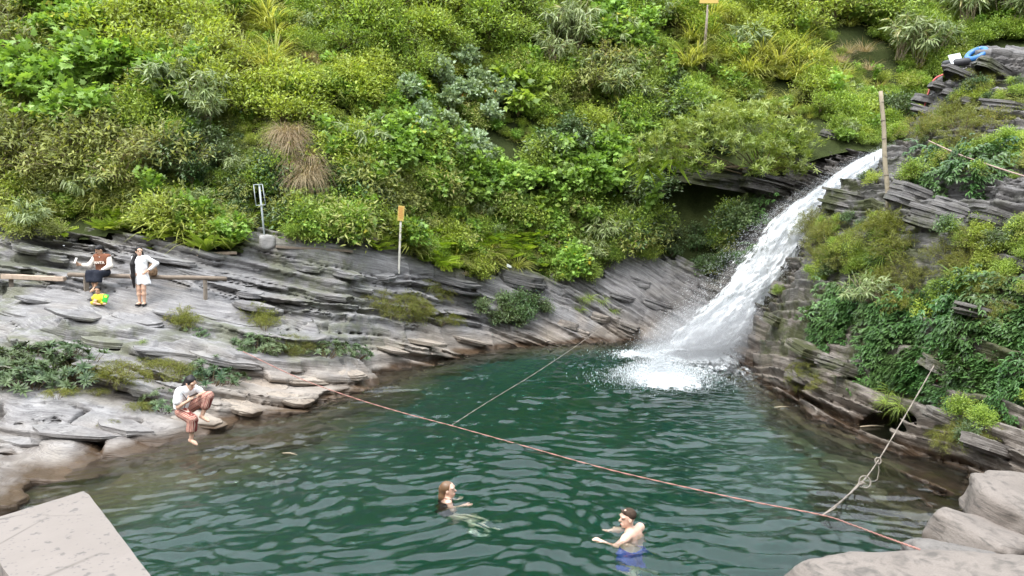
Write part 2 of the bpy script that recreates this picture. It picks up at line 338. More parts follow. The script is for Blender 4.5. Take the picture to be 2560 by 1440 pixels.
def slate(tiles, keep, carve=None, wgt=None):
    """bedded rock as a solid: layers step, overhang and end on joints; meshed by surface nets, tile by tile"""
    keys, verts, faces = [], [], []
    for ti, tj in tiles:
        ix = ti*TN + np.arange(-1, TN + 1); iy = tj*TN + np.arange(-1, TN + 1)
        X, Y = np.meshgrid(ix*VX, iy*VX, indexing='ij'); Hh = hgt(X, Y)
        gx, gy = np.gradient(Hh, VX); a = np.tan(R(13) + R(15)*sstep(-8, 7, X))
        cs = 1/np.sqrt(1 + gx**2 + gy**2); m = np.clip(np.hypot(gx + a, gy + .07), .18, .95)
        w2 = .22*fbm(X*.35, Y*.35, o=2) + .05*vnoise(X*1.3, Y*1.3) + .012*vnoise(X*5, Y*5)
        rw = np.ones_like(X) if wgt is None else wgt(X, Y)
        wx = X + .22*vnoise(X*1.1, Y*1.1) + .05*vnoise(X*4, Y*4); wy = Y + .18*vnoise(X*1.3 + 9, Y*1.3) + .05*vnoise(X*4 + 7, Y*4)
        C1 = [cells(wx + .35*wy + k*3.3, wy - .25*wx, 2.5, 1.3, 1 + k) for k in range(2)]
        C2 = [cells(wx + .3*wy + k*1.7, wy - .2*wx, 1.1, .7, 5 + k) for k in range(2)]
        jn = np.maximum(.075*(1 - sstep(0, .035, C1[0][1]))*(hash1(C1[0][0], 4) > .3), .045*(1 - sstep(0, .05, C2[0][1]))*(hash1(C2[0][0], 6) > .55))
        rel2 = np.clip(.75 + .6*vnoise(X*.4 + 3, Y*.4), .15, 1.2); rough = .03*fbm(X*2.2, Y*2.2, o=4)
        iz = np.arange(int(np.floor((Hh.min() - .8)/VZ)), int(np.ceil((Hh.max() + .8)/VZ))); Z = iz*VZ
        s = (Z[None, None] + (a*X + .07*Y + w2)[..., None]); s = (s + .15*np.sin(s*2.3 + 1) + .07*np.sin(s*6.1)).astype(np.float32)
        h = ((Hh + rough)[..., None] - Z).astype(np.float32)
        def saw(T, e):
            q = s/np.float32(T); i = np.floor(q).astype(np.int32); f = q - i; w = np.clip((f - (1 - e))/e, 0, 1); return i, f - w*w*(3 - 2*w)
        i1, f1 = saw(.42, .10); i2, f2 = saw(.16, .3)
        pick = lambda Cc, i: np.where(i % 2 == 0, Cc[0][0][..., None], Cc[1][0][..., None])
        r1 = _perm[(pick(C1, i1) + i1*61) & 4095]*np.float32(1/4095) - np.float32(.5); r2 = _perm[(pick(C2, i2) + i2*37) & 4095]*np.float32(1/4095) - np.float32(.5)
        m4 = (m*rel2)[..., None].astype(np.float32); o = np.float32(.42)*(np.float32(1.12)*(f1 - np.float32(.5)) + np.float32(1.15)*r1) + m4*(np.float32(.22)*(np.float32(.8)*(f2 - np.float32(.5)) + np.float32(1.4)*r2))
        h = (h + o*rw[..., None].astype(np.float32) - (jn*rw*(.6 + m))[..., None].astype(np.float32))*cs[..., None].astype(np.float32)
        if carve is not None: h = carve(h, X[..., None], Y[..., None], Z[None, None])
        ins = h > 0; nx, ny, nz = h.shape
        # one vertex per mixed cell
        c = np.zeros((nx - 1, ny - 1, nz - 1), np.int8)
        for dx in (0, 1):
            for dy in (0, 1):
                for dz in (0, 1): c += ins[dx:nx - 1 + dx, dy:ny - 1 + dy, dz:nz - 1 + dz]
        I, J, K = np.nonzero((c > 0) & (c < 8)); acc = np.zeros((len(I), 3)); cnt = np.zeros(len(I))
        for ax in range(3):
            o1, o2 = [k for k in range(3) if k != ax]
            for u in (0, 1):
                for v in (0, 1):
                    p = [0, 0, 0]; p[o1] = u; p[o2] = v; q = list(p); q[ax] = 1
                    ha = h[I + p[0], J + p[1], K + p[2]]; hb = h[I + q[0], J + q[1], K + q[2]]; mm = (ha > 0) != (hb > 0)
                    t = np.where(mm, ha/(ha - hb + 1e-12), 0); e = np.array(p, float)[None] + t[:, None]*(np.array(q) - np.array(p))[None]
                    acc += e*mm[:, None]; cnt += mm
        acc /= cnt[:, None]
        V = np.stack([(ix[I] + acc[:, 0])*VX, (iy[J] + acc[:, 1])*VX, (iz[K] + acc[:, 2])*VZ], -1)
        key = ((ix[I] + 2000).astype(np.int64)*8000 + (iy[J] + 2000))*4000 + (iz[K] + 1000); keys.append(key); verts.append(V)
        cid = np.full(c.shape, -1, np.int64); cid[I, J, K] = key
        for ax in range(3):
            sl = [slice(1, -1)]*3; a0 = ins[1:-1, 1:-1, 1:-1]
            nb = [slice(1, -1)]*3; nb[ax] = slice(2, None); b0 = ins[tuple(nb)]; mm = a0 != b0
            I2, J2, K2 = [w + 1 for w in np.nonzero(mm)]; o1, o2 = [(1, 2), (2, 0), (0, 1)][ax]; B = [I2, J2, K2]
            def cell(u, v):
                w = [x.copy() for x in B]; w[o1] -= u; w[o2] -= v; return cid[w[0], w[1], w[2]]
            qd = np.stack([cell(0, 0), cell(1, 0), cell(1, 1), cell(0, 1)], -1); flip = ins[I2, J2, K2]
            qd = np.where(flip[:, None], qd, qd[:, ::-1]); qd = qd[(qd >= 0).all(1)]; faces.append(qd)
    keys = np.concatenate(keys); verts = np.concatenate(verts); faces = np.concatenate(faces)
    uk, first = np.unique(keys, return_index=True); V, F = verts[first], np.searchsorted(uk, faces)
    cF = V[F].mean(1); nF = np.cross(V[F[:, 2]] - V[F[:, 0]], V[F[:, 3]] - V[F[:, 1]]); nF /= np.linalg.norm(nF, axis=1)[:, None] + 1e-9; vd = cF - np.array([0, 0, CAM_Z]); vd /= np.linalg.norm(vd, axis=1)[:, None]
    F = F[keep(cF) & ((nF*vd).sum(1) < .45)]; u, inv = np.unique(F, return_inverse=True); return V[u], inv.reshape(F.shape)
TL = TN*VX
def tiles_where(fn, x0, x1, y0, y1):
    r = []
    for i in range(int(math.floor(x0/TL)), int(math.ceil(x1/TL))):
        for j in range(int(math.floor(y0/TL)), int(math.ceil(y1/TL))):
            X, Y = np.meshgrid((i + np.linspace(0, 1, 9))*TL, (j + np.linspace(0, 1, 9))*TL)
            if fn(X, Y, H(X, Y)).any(): r.append((i, j))
    return r
def seen_bank(X, Y, Z):
    px, py, _ = proj(np.stack([X, Y, Z], -1)); vl = np.interp(px, VEG_LINE[:, 0], VEG_LINE[:, 1])
    return (Z > -.9) & (py > vl - 20) & (py < 1330) & (px > -350) & (px < 1900) & (X < .30*Y - .6) & (Y > 8.5)
def seen_out(X, Y, Z):
    px, py, _ = proj(np.stack([X, Y, Z], -1)); return (Z > -.6) & (px > 1800) & (px < 2900) & (py > 60) & (X > .30*Y - .6) & (X > 4.6) & (Y > 9) & (Y < 30)
def bank_w(X, Y):
    z = H(X, Y); px, py, _ = proj(np.stack([X, Y, z], -1)); w = np.clip(.72 + 1.0*fbm(X*.33 + 5, Y*.33, o=2), .2, 1.2)*(1 - .6*sstep(-.2, -1.2, z))
    for cx, cy, rx, ry, a in SMOOTH:                       # the broad washed slabs
        w = w*(1 - a*sstep(1.15, .7, np.hypot((px - cx)/rx, (py - cy)/ry)))
    return w
SMOOTH = [(250, 760, 420, 40, .75), (900, 840, 330, 40, .45), (120, 1110, 320, 75, .2), (1150, 850, 150, 36, .65)]
def keep_bank(P):
    px, py, _ = proj(P); vl = np.interp(px, VEG_LINE[:, 0], VEG_LINE[:, 1]); return (P[:, 2] > -1.0) & (py > vl - 70) & (px > -330) & (px < 2000)
def keep_out(P):
    px, py, _ = proj(P); return (P[:, 2] > -.9) & (px > 1780) & (px < 2860)
bank_V, bank_F = slate(tiles_where(seen_bank, -18, 9, 6, 33), keep_bank, wgt=bank_w)
def cave(h, X, Y, Z):
    c = atZ(2240, 1085)[:2]; d = ((X - c[0] - .5)/1.0)**2 + ((Y - c[1] - .2)/.95)**2 + ((Z + .1)/.62)**2
    return np.minimum(h, (d - 1)*.4)
out_V, out_F = slate(tiles_where(seen_out, 4, 18, 8, 30), keep_out, cave, wgt=lambda X, Y: 1 - .5*sstep(-.2, -1.2, H(X, Y)))

# ---- materials
def rock_mat(name, wet=True, tone=1.0, bed=False):
    t = NT(name); g = t.n('ShaderNodeNewGeometry').outputs['Position']; bd = t.attr('bed').outputs['Fac']
    sp = t.n('ShaderNodeSeparateXYZ'); t.l(g, sp.inputs[0])
    cb = t.n('ShaderNodeCombineXYZ'); t.l(sp.outputs[0], cb.inputs[0]); t.l(sp.outputs[1], cb.inputs[1]); t.l(bd, cb.inputs[2]); lay = cb.outputs[0]
    n1 = t.noise(t.vec(lay, (.9, .9, 9)), 1.6, 6, .62); n2 = t.noise(t.vec(lay, (.7, .7, 26)), 1.5, 5, .6, .3); n3 = t.noise(g, .55, 4, .6); n4 = t.noise(g, 26, 6, .7); n5 = t.noise(t.vec(g, (1, 1, 1), loc=(9, 4, 2)), 1.7, 6, .68)
    c = t.ramp(n1, [(.27, (.075, .072, .076)), (.42, (.18, .175, .175)), (.56, (.30, .293, .285)), (.75, (.41, .40, .385))])
    c = t.mix(.38, c, t.ramp(n2, [(.3, (.10, .096, .098)), (.55, (.29, .283, .275)), (.8, (.42, .41, .39))]))
    c = t.mix(t.ramp(n5, [(.48, 0), (.66, .55)]), c, t.mix(n4, (.115, .11, .105), (.20, .19, .175)))           # weathered dark patches
    warm = t.attr('warm').outputs['Fac']                                                                     # buff, washed stone low by the pool
    c = t.mix(t.math('MULTIPLY', warm, .85), c, t.mix(n1, (.20, .15, .105), (.50, .43, .34)))
    c = t.mix(t.ramp(n3, [(.5, 0), (.72, .35)]), c, (.30, .25, .17))
    moss = t.attr('moss').outputs['Fac']
    c = t.mix(t.math('MULTIPLY', moss, t.ramp(n5, [(.42, 0), (.55, 1)])), c, t.mix(n4, (.045, .062, .014), (.13, .15, .04)))
    c = t.mix(t.ramp(n4, [(.35, .5), (.65, 0)]), c, t.mix(.5, c, (.06, .055, .05)))
    c = t.mix(t.math('MULTIPLY', t.ramp(n2, [(.455, 0), (.485, 1), (.515, 0)]), t.ramp(n5, [(.35, .85), (.6, .2)])), c, (.045, .042, .042))         # thin open cracks along the layers
    zz = t.math('ADD', sp.outputs[2], t.math('MULTIPLY', t.math('SUBTRACT', n3, .5), .5))
    wetf = t.ramp(zz, [(.10, 1), (.22, 0)]) if wet else None
    rough = .78
    if wet:
        c = t.mix(wetf, c, t.mix(n1, (.032, .021, .013), (.13, .085, .05)))
        rough = t.math('SUBTRACT', .8, t.math('MULTIPLY', t.math('MAXIMUM', wetf, t.math('MULTIPLY', t.attr('damp').outputs['Fac'], .7)), .5))
    dmp = t.math('MULTIPLY', t.attr('damp').outputs['Fac'], t.ramp(n5, [(.25, .6), (.6, 1)])); c = t.mix(dmp, c, t.mix(1, c, (.36, .325, .29), 'MULTIPLY'))         # spray keeps this rock wet and dark
    if tone != 1: c = t.mix(1, c, (tone, tone, tone*1.03), 'MULTIPLY')
    b = t.bump(n2, .55, .05); b = t.bump(n1, .5, .08, b); b = t.bump(n4, .35, .012, b)
    return t.done(t.bsdf(c, rough, b, .4))
M_rock = rock_mat('slate', True, .92); M_rockd = rock_mat('dark_slate', True, .5)
def bed_mat():
    t = NT('pool_bed'); g = t.n('ShaderNodeNewGeometry').outputs['Position']; sp = t.n('ShaderNodeSeparateXYZ'); t.l(g, sp.inputs[0]); a = t.noise(g, .8, 6, .65); b = t.noise(t.vec(g, (2, .7, 1), (0, 0, .5)), 5, 6, .7)
    c = t.mix(b, (.045, .03, .018), (.20, .135, .08)); d = t.ramp(t.math('ADD', t.math('MULTIPLY', sp.outputs[2], -1.0), t.math('MULTIPLY', t.math('SUBTRACT', a, .5), 1.6)), [(.7, 0), (1.5, 1)])
    c = t.mix(d, c, t.mix(b, (.048, .060, .048), (.082, .098, .080))); return t.done(t.bsdf(c, .9, t.bump(b, .5, .05), .2))
M_bed = bed_mat()
def soil_mat():
    t = NT('hill_soil'); g = t.n('ShaderNodeNewGeometry').outputs['Position']; a = t.noise(g, 1.2, 6, .65); b = t.noise(g, 14, 5, .7)
    c = t.ramp(a, [(.3, (.022, .026, .010)), (.5, (.038, .048, .016)), (.7, (.062, .075, .024))]); c = t.mix(.4, c, t.ramp(b, [(.3, (.015, .022, .008)), (.7, (.06, .08, .025))]))
    return t.done(t.bsdf(c, .95, t.bump(b, .6, .06), .1))
M_soil = soil_mat()

# ---- attributes and the separate sheets
def paint(P, hill=None):
    x, y, z = P[..., 0], P[..., 1], P[..., 2]; px, py, _ = proj(P); right = x > .28*y + 1.2
    wm = (.32 + .42*sstep(380, 620, px))*sstep(1.05, .3, z + .55*fbm(x*.8, y*.8, o=3))*sstep(-.5, .0, z + .1)
    wm = np.maximum(wm, .8*sstep(.2, .5, fbm(x*.45 + 31, y*.45, o=3))*(px > 560)*(px < 1700)*(z < 2.2))
    wm = np.maximum(wm, .55*right*sstep(3.2, 1.5, z + .5*fbm(x*.9, y*.9, o=2)))
    ms = .5*sstep(.15, .5, fbm(x*.5 + 77, y*.5, o=3))*sstep(.4, .9, z)
    ms = np.maximum(ms, .9*right*sstep(-.1, .3, fbm(x*.6 + 7, y*.6, z*.6, o=3))*sstep(.2, .6, z))
    vl = np.interp(px, VEG_LINE[:, 0], VEG_LINE[:, 1]); ms = np.where(right, ms, np.maximum(ms, .95*sstep(30, -10, py - vl)))
    dp = np.full(x.shape, 99.0)
    for q in CH: c = atY(*q); dp = np.minimum(dp, np.sqrt((x - c[0])**2 + (y - c[1])**2 + (z - c[2])**2))
    dm = np.maximum(sstep(5.2, 1.6, dp + .8*fbm(x*.8, y*.8, z*.8, o=2)), .62*right*sstep(2.6, .4, z + .6*fbm(x*.7, y*.7, z*.7, o=2))); dm = np.maximum(dm, .55*right)
    return {'bed': bed(x, y, z).ravel(), 'warm': wm.ravel(), 'moss': ms.ravel(), 'damp': dm.ravel()}
def quads(ny, nx):
    I = np.arange(nx*ny).reshape(ny, nx); return np.stack([I[:-1, :-1], I[:-1, 1:], I[1:, 1:], I[1:, :-1]], -1).reshape(-1, 4)
ny, nx = GX.shape; Q = quads(ny, nx)
fc = lambda a: a[:-1, :-1].ravel()
TREE_V, TREE_F = [], []
def sheet(name, P, q, mat, attrs):
    u, inv = np.unique(q, return_inverse=True); V = P.reshape(-1, 3)[u]; f = inv.reshape(q.shape)
    n = sum(len(v) for v in TREE_V); TREE_V.append(V); TREE_F.append(f + n)
    return tag(put(name, mesh(name, V, f, mat, False, {k: a[u] for k, a in attrs.items()})), kind='structure')
f_hill = fc(HILL | (GY > 29)); f_bed = fc((GZ < -.25) & (GX > -9) & (GX < 8.5) & (GY > 6) & (GY < 27.5)) & ~f_hill
f_near = fc((GY < 9.2) | (GY < 20) & (GX < -14.5) | (GX > 17) & (GY < 29)) & ~f_bed & ~f_hill
hp = paint(GP)
hillside = sheet('hillside', GP, Q[f_hill], M_soil, hp)
pool_bed = sheet('pool_bed', GP, Q[f_bed], M_bed, hp)
near_ground = sheet('near_ground', GP, Q[f_near], M_rock, hp)
rock_bank = sheet('rock_bank', bank_V, bank_F, M_rock, paint(bank_V))
rock_outcrop = sheet('rock_outcrop', out_V, out_F, M_rock, paint(out_V))
print('rock faces', len(bank_F), len(out_F))
from mathutils.bvhtree import BVHTree
BVH = BVHTree.FromPolygons(np.concatenate(TREE_V).tolist(), np.concatenate(TREE_F).tolist())
EYE = Vector((0, 0, CAM_Z))
def hit(px, py):
    """where the sight line of a photo pixel meets the ground: point, normal"""
    d = Vector([float(v) for v in ray(px, py)]).normalized(); p, n, i, t = BVH.ray_cast(EYE, d)
    if p is None: return None, None
    if n.dot(d) > 0: n = -n
    return p, n
def drop(x, y, z=40.0):
    p, n, i, t = BVH.ray_cast(Vector((x, y, z)), Vector((0, 0, -1))); return (p.z if p else 0.0)
# ------------------------------------------------------------------ pool water
FALL = np.array([atY(*p) for p in CH])[::-1]                 # top of the stream to the foot of the fall
FOOT = FALL[-1]
SPL = atZ(1650, 945)                                          # where the jet throws up its second splash
wx_, wy_ = axis([(-11, -8, .2), (-8, 8.5, .047), (8.5, 10, .15)]), axis([(5.5, 7.5, .25), (7.5, 13, .040), (13, 28.2, .058)])
WXg, WYg = np.meshgrid(wx_, wy_)
def wave_height(x, y):
    r = np.random.default_rng(11); z = np.zeros_like(x)
    wx = x + .55*vnoise(x*.45, y*.45) + .16*vnoise(x*1.3 + 5, y*1.3); wy = y + .55*vnoise(x*.45 + 20, y*.45) + .16*vnoise(x*1.3, y*1.3 + 9)
    gust = .75 + .45*fbm(x*.35 + 3, y*.5, o=2)
    dfoot = np.hypot(x - FOOT[0], y - FOOT[1]); chop = sstep(9, 2.5, dfoot)
    calm = sstep(-8.2, -4.5, x + .10*(y - 12))*(1 - .55*sstep(3.6, 6, x + .12*(y - 15))*(1 - sstep(17, 20, y)))
    for k in range(34):                                        # long low waves across the pool, crests bowed
        lam = .15*(4.6**r.random()); cx, cy = r.normal(.5, 3.5), r.normal(-3, 3); ph = r.random()*6.28
        d = np.hypot(wx - cx, wy - cy); z += (lam/6.28)*.070*np.sin(6.283*d/lam + ph)*gust
    for k in range(16):                                        # rings from the fall
        lam = .22*(2.8**r.random()); d = np.hypot(wx - FOOT[0] - r.normal(0, .6), wy - FOOT[1] - r.normal(0, .6)); ph = r.random()*6.28
        z += (lam/6.28)*(.034 + .075*chop)*np.sin(6.283*d/lam + ph)
    for k in range(22):                                        # cross chop
        lam = .12*(3.2**r.random()); a = r.random()*6.28; ph = r.random()*6.28
        z += (lam/6.28)*(.034 + .05*chop)*np.sin(6.283*(wx*math.cos(a) + wy*math.sin(a))/lam + ph)
    z = z*(.22 + .78*calm)
    z += .10*chop**3*fbm(x*2.5, y*2.5, o=3) + .16*np.exp(-((x - SPL[0])**2 + (y - SPL[1])**2)/.35)
    for (cx, cy, a) in SWIM: z += a*np.exp(-np.hypot(x - cx, y - cy)/.8)*np.sin(6.283*np.hypot(x - cx, y - cy)/.27)*.012
    return z
SWIM = [tuple(atZ(1118, 1240)[:2]) + (1,), tuple(atZ(1565, 1325)[:2]) + (1,)]
WZ = wave_height(WXg, WYg)
def foam_amount(x, y):
    """how much white water lies on the pool, by distance from where the fall lands"""
    a = np.hypot((x - FOOT[0] + .2)/2.3, (y - FOOT[1] + .05)/1.5); b = np.hypot((x - SPL[0] - .1)/1.45, (y - SPL[1] + .15)/1.9)
    c = np.hypot((x - FOOT[0] + 1.7)/1.7, (y - FOOT[1] - .3)/1.25); t = np.hypot((x - FOOT[0] + .2)/3.9, (y - FOOT[1] + 1.4)/4.2)
    return np.clip(np.maximum.reduce([1.3 - a, 1.2 - b, 1.1 - c, .46*(1.25 - t)]), 0, 1)
t = NT('pool_water'); g = t.n('ShaderNodeNewGeometry').outputs['Position']
fo = t.attr('foam').outputs['Fac']; fn = t.noise(t.vec(g, (1.3, 1.0, 1)), 5.5, 7, .68, .6); fn2 = t.noise(g, 1.6, 3, .5)
rip = t.noise(t.vec(g, (1, 1.5, 1)), 11, 4, .6, .5); nb = t.bump(rip, .16, .03)
gl = t.n('ShaderNodeBsdfGlass', distribution='GGX'); gl.inputs['IOR'].default_value = 1.43; gl.inputs['Roughness'].default_value = .0; gl.inputs['Color'].default_value = (1, 1, 1, 1); t.l(nb, gl.inputs['Normal'])
fm = t.bsdf((.86, .90, .92), .6, t.bump(fn, .6, .06), .4)
msk = t.math('ADD', fo, t.math('MULTIPLY', t.math('SUBTRACT', fn, .5), 1.5)); msk = t.math('ADD', msk, t.math('MULTIPLY', t.math('SUBTRACT', fn2, .5), .5))
msk = t.math('MULTIPLY', t.ramp(msk, [(.40, 0), (1.0, .96)]), t.ramp(fo, [(.02, 0), (.2, 1)]))
mx = t.n('ShaderNodeMixShader'); t.l(msk, mx.inputs[0]); t.l(gl.outputs[0], mx.inputs[1]); t.l(fm.outputs[0], mx.inputs[2])
va = t.n('ShaderNodeVolumeAbsorption'); va.inputs['Color'].default_value = (.16, .82, .77, 1); va.inputs['Density'].default_value = .5
t.l(va.outputs[0], t.out.inputs['Volume']); M_water = t.done(mx)
pool = tag(put('pool_water', mesh('pool_water', np.stack([WXg, WYg, WZ], -1).reshape(-1, 3), quads(*WXg.shape), M_water, True, {'foam': foam_amount(WXg, WYg).ravel()})), kind='structure')

# ------------------------------------------------------------------ waterfall
_s = np.r_[0, np.cumsum(np.linalg.norm(np.diff(FALL, axis=0), axis=1))]; FL = _s[-1]
def fall_at(u):
    s = np.asarray(u)*FL; c = np.stack([np.interp(s, _s, FALL[:, k]) for k in range(3)], -1)
    return c
def fall_c(u):                                                # smoothed centre line
    return sum(fall_at(np.clip(u + d, 0, 1)) for d in (-.06, -.03, 0, .03, .06))/5
FW = lambda u: np.interp(np.asarray(u)*FL, _s, CHW[::-1])
def fall_pt(u, v, lift):
    c = fall_c(u); w = FW(u); side = np.array([.965, .26, 0]); out = np.array([.26, -.80, .54])
    sw = .16*vnoise(u*6, v*1.3 + 4)*w
    return c + (v*w/2 + sw*.5)[..., None]*side + (lift + .38*(1 - np.abs(v)**2.4)*np.clip(w/2.2, .3, 1))[..., None]*out
t = NT('white_water'); at = t.attr('flow'); sx = t.n('ShaderNodeSeparateXYZ'); t.l(at.outputs['Vector'], sx.inputs[0])
fv = t.n('ShaderNodeCombineXYZ'); t.l(t.math('MULTIPLY', sx.outputs[0], 14.0), fv.inputs[0]); t.l(t.math('MULTIPLY', sx.outputs[1], 7.0), fv.inputs[1]); t.l(sx.outputs[2], fv.inputs[2])
n1 = t.noise(fv.outputs[0], 1.6, 7, .7, .8); n2 = t.noise(t.vec(fv.outputs[0], (.5, 1.2, 1)), 6, 6, .7, .4)
col = t.ramp(n2, [(.3, (.86, .90, .93)), (.55, (.95, .97, .98))])
bs = t.bsdf(col, .5, t.bump(n1, .5, .06, t.bump(n2, .5, .03)), .3)
tl = t.n('ShaderNodeBsdfTranslucent'); tl.inputs[0].default_value = (.94, .96, .98, 1)
ms = t.n('ShaderNodeMixShader'); ms.inputs[0].default_value = .5; t.l(bs.outputs[0], ms.inputs[1]); t.l(tl.outputs[0], ms.inputs[2])
tr = t.n('ShaderNodeBsdfTransparent'); ed = t.attr('edge').outputs['Fac']
al = t.math('ADD', t.math('MULTIPLY', t.math('SUBTRACT', n1, .5), 3.4), t.math('ADD', t.math('MULTIPLY', t.math('SUBTRACT', n2, .5), 2.2), ed))
al = t.ramp(al, [(.36, 0), (.62, 1)])
mo = t.n('ShaderNodeMixShader'); t.l(al, mo.inputs[0]); t.l(tr.outputs[0], mo.inputs[1]); t.l(ms.outputs[0], mo.inputs[2]); M_white = t.done(mo)
t = NT('water_drops'); bs = t.bsdf((.9, .93, .95), .35, None, .5); tl = t.n('ShaderNodeBsdfTranslucent'); tl.inputs[0].default_value = (.9, .93, .95, 1)
ms = t.n('ShaderNodeMixShader'); ms.inputs[0].default_value = .4; t.l(bs.outputs[0], ms.inputs[1]); t.l(tl.outputs[0], ms.inputs[2]); M_drops = t.done(ms)
waterfall = tag(empty('waterfall', FOOT.tolist()), kind='structure')
def local(P): return P - FOOT
for k in range(5):
    nu, nv = 220, 52; U, Vv = np.meshgrid(np.linspace(0, 1.0, nu), np.linspace(-1.06 - .07*k, 1.06 + .07*k, nv), indexing='ij'); grow_ = sstep(.05, .45, U)
    tex = (.20*fbm(U*9 + k*9, Vv*2.0 + k, o=3) + .15*np.abs(fbm(U*24 + k*3, Vv*5 + k*7, o=3)))*(.3 + .7*grow_) + .07*fbm(U*60, Vv*12 + k*5, o=3)
    P = fall_pt(U, Vv + .10*vnoise(U*11 + k, Vv*2)*grow_, .0 + .085*k + tex*(1 + .45*k)*(.6 + .6*U))
    e = (1.25 - .30*k) - 1.35*np.abs(Vv)**2.4 + .3*(1 - sstep(.2, .4, U)) + .32*sstep(.68, .95, U) - .05*k
    e = e - .55*np.exp(-((U - .60)/.13)**2 - ((Vv - .25)/.5)**2)*(k > 0) - .25*np.exp(-((U - .60)/.13)**2 - ((Vv - .25)/.5)**2)   # thin in the middle of the drop
    fl = np.stack([U*1.0, Vv*.5 + k, np.full_like(U, k*3.7)], -1)
    put('water_sheet', mesh('water_sheet', local(P).reshape(-1, 3), quads(nu, nv), M_white, True, {'flow': fl.reshape(-1, 3), 'edge': np.clip(e, -1.2, 1.5).ravel()}), waterfall)
def drops(name, P, size, parent, stretch=None):
    """small flying drops: stretched octahedra"""
    n = len(P); o = np.array([(1, 0, -.6), (-.5, .87, -.6), (-.5, -.87, -.6), (0, 0, 1.2)])
    V = P[:, None] + o[None]*size[:, None, None] + (0 if stretch is None else stretch[:, None]*np.array([-.3, -.3, -.3, 1.0])[None, :, None])
    F = np.array([(0, 1, 3), (1, 2, 3), (2, 0, 3), (0, 2, 1)])
    return tag(put(name, mesh(name, V.reshape(-1, 3), (F[None] + 4*np.arange(n)[:, None, None]).reshape(-1, 3), M_drops, True), parent), kind='stuff')
r = np.random.default_rng(5)
n = 26000; u = r.random(n)**.7; v = np.sign(r.normal(0, 1, n))*np.clip(np.abs(r.normal(.85, .32, n)), 0, 1.9); far_ = np.maximum(np.abs(v) - .9, 0)
P = fall_pt(u, v, r.normal(.22, .17, n) + .1*u) ; P += r.normal(0, 1, (n, 3))*(.03 + .10*u*far_)[:, None]
P[:, 0] -= np.abs(r.normal(0, .28, n))*(v < -.85)*u; 
vel = fall_c(np.clip(u + .02, 0, 1)) - fall_c(np.clip(u - .02, 0, 1)); vel /= np.linalg.norm(vel, axis=1)[:, None] + 1e-6
drops('spray', local(P), r.uniform(.004, .011, n), waterfall, vel*r.uniform(.01, .05, n)[:, None])
n = 30000; a = r.random(n)*6.283; q = np.abs(r.normal(0, .48, n)); b = r.random(n) < .42
P = np.where(b[:, None], SPL + np.stack([np.cos(a)*q*1.6, np.sin(a)*q*1.5, np.zeros(n)], -1), FOOT + np.stack([np.cos(a)*q*2.3 - .2, np.sin(a)*q*1.3 - .05, np.zeros(n)], -1))
P[:, 2] = np.abs(r.normal(0, .30, n))*np.clip(1.15 - q, .05, 1) + .01
drops('splash', local(P), r.uniform(.004, .012, n), waterfall, np.stack([np.zeros(n), np.zeros(n), r.uniform(.0, .03, n)], -1))
# drifting mist over the foot of the fall
t = NT('mist'); tc = t.n('ShaderNodeTexCoord').outputs['Object']; ln = t.n('ShaderNodeVectorMath', operation='LENGTH'); t.l(tc, ln.inputs[0]); nz = t.noise(tc, 2.2, 4, .6)
den = t.math('MULTIPLY', t.ramp(ln.outputs['Value'], [(.15, 1), (1.0, 0)]), t.math('MULTIPLY', t.ramp(nz, [(.3, .2), (.7, 1)]), 1.7))
pv = t.n('ShaderNodeVolumePrincipled'); pv.inputs['Color'].default_value = (.95, .97, 1, 1); t.l(den, pv.inputs['Density']); t.l(pv.outputs[0], t.out.inputs['Volume'])
bm = bmesh.new(); bmesh.ops.create_icosphere(bm, subdivisions=3, radius=1); me = bpy.data.meshes.new('mist'); bm.to_mesh(me); bm.free(); me.materials.append(t.m)
mi = put('mist', me, waterfall, (-.25, -.35, .55), (0, R(-25), 0), (2.5, 1.8, 1.35)); tag(mi, kind='stuff')
# ------------------------------------------------------------------ leaves
def leaf_mat(name, lo, mid, hi, trans=.38, rough=.42, spec=.35, odd=None):
    t = NT(name); a = t.attr('lv').outputs['Fac']; oi = t.n('ShaderNodeObjectInfo').outputs['Random']
    v = t.math('ADD', t.math('MULTIPLY', a, .72), t.math('MULTIPLY', oi, .28))
    st = [(.08, lo), (.5, mid), (.9, hi)]
    if odd: st.append((.985, odd))
    c = t.ramp(v, st)
    g = t.n('ShaderNodeNewGeometry').outputs['Position']; nz = t.noise(g, .7, 3, .5)
    c = t.mix(t.ramp(nz, [(.35, .0), (.75, .6)]), c, t.mix(.5, c, (.25, .235, .10)))
    b = t.bsdf(c, rough, None, spec); tr = t.n('ShaderNodeBsdfTranslucent'); t.l(t.mix(1, c, (1.25, 1.2, .6), 'MULTIPLY'), tr.inputs[0])
    m = t.n('ShaderNodeMixShader'); m.inputs[0].default_value = trans; t.l(b.outputs[0], m.inputs[1]); t.l(tr.outputs[0], m.inputs[2]); return t.done(m)
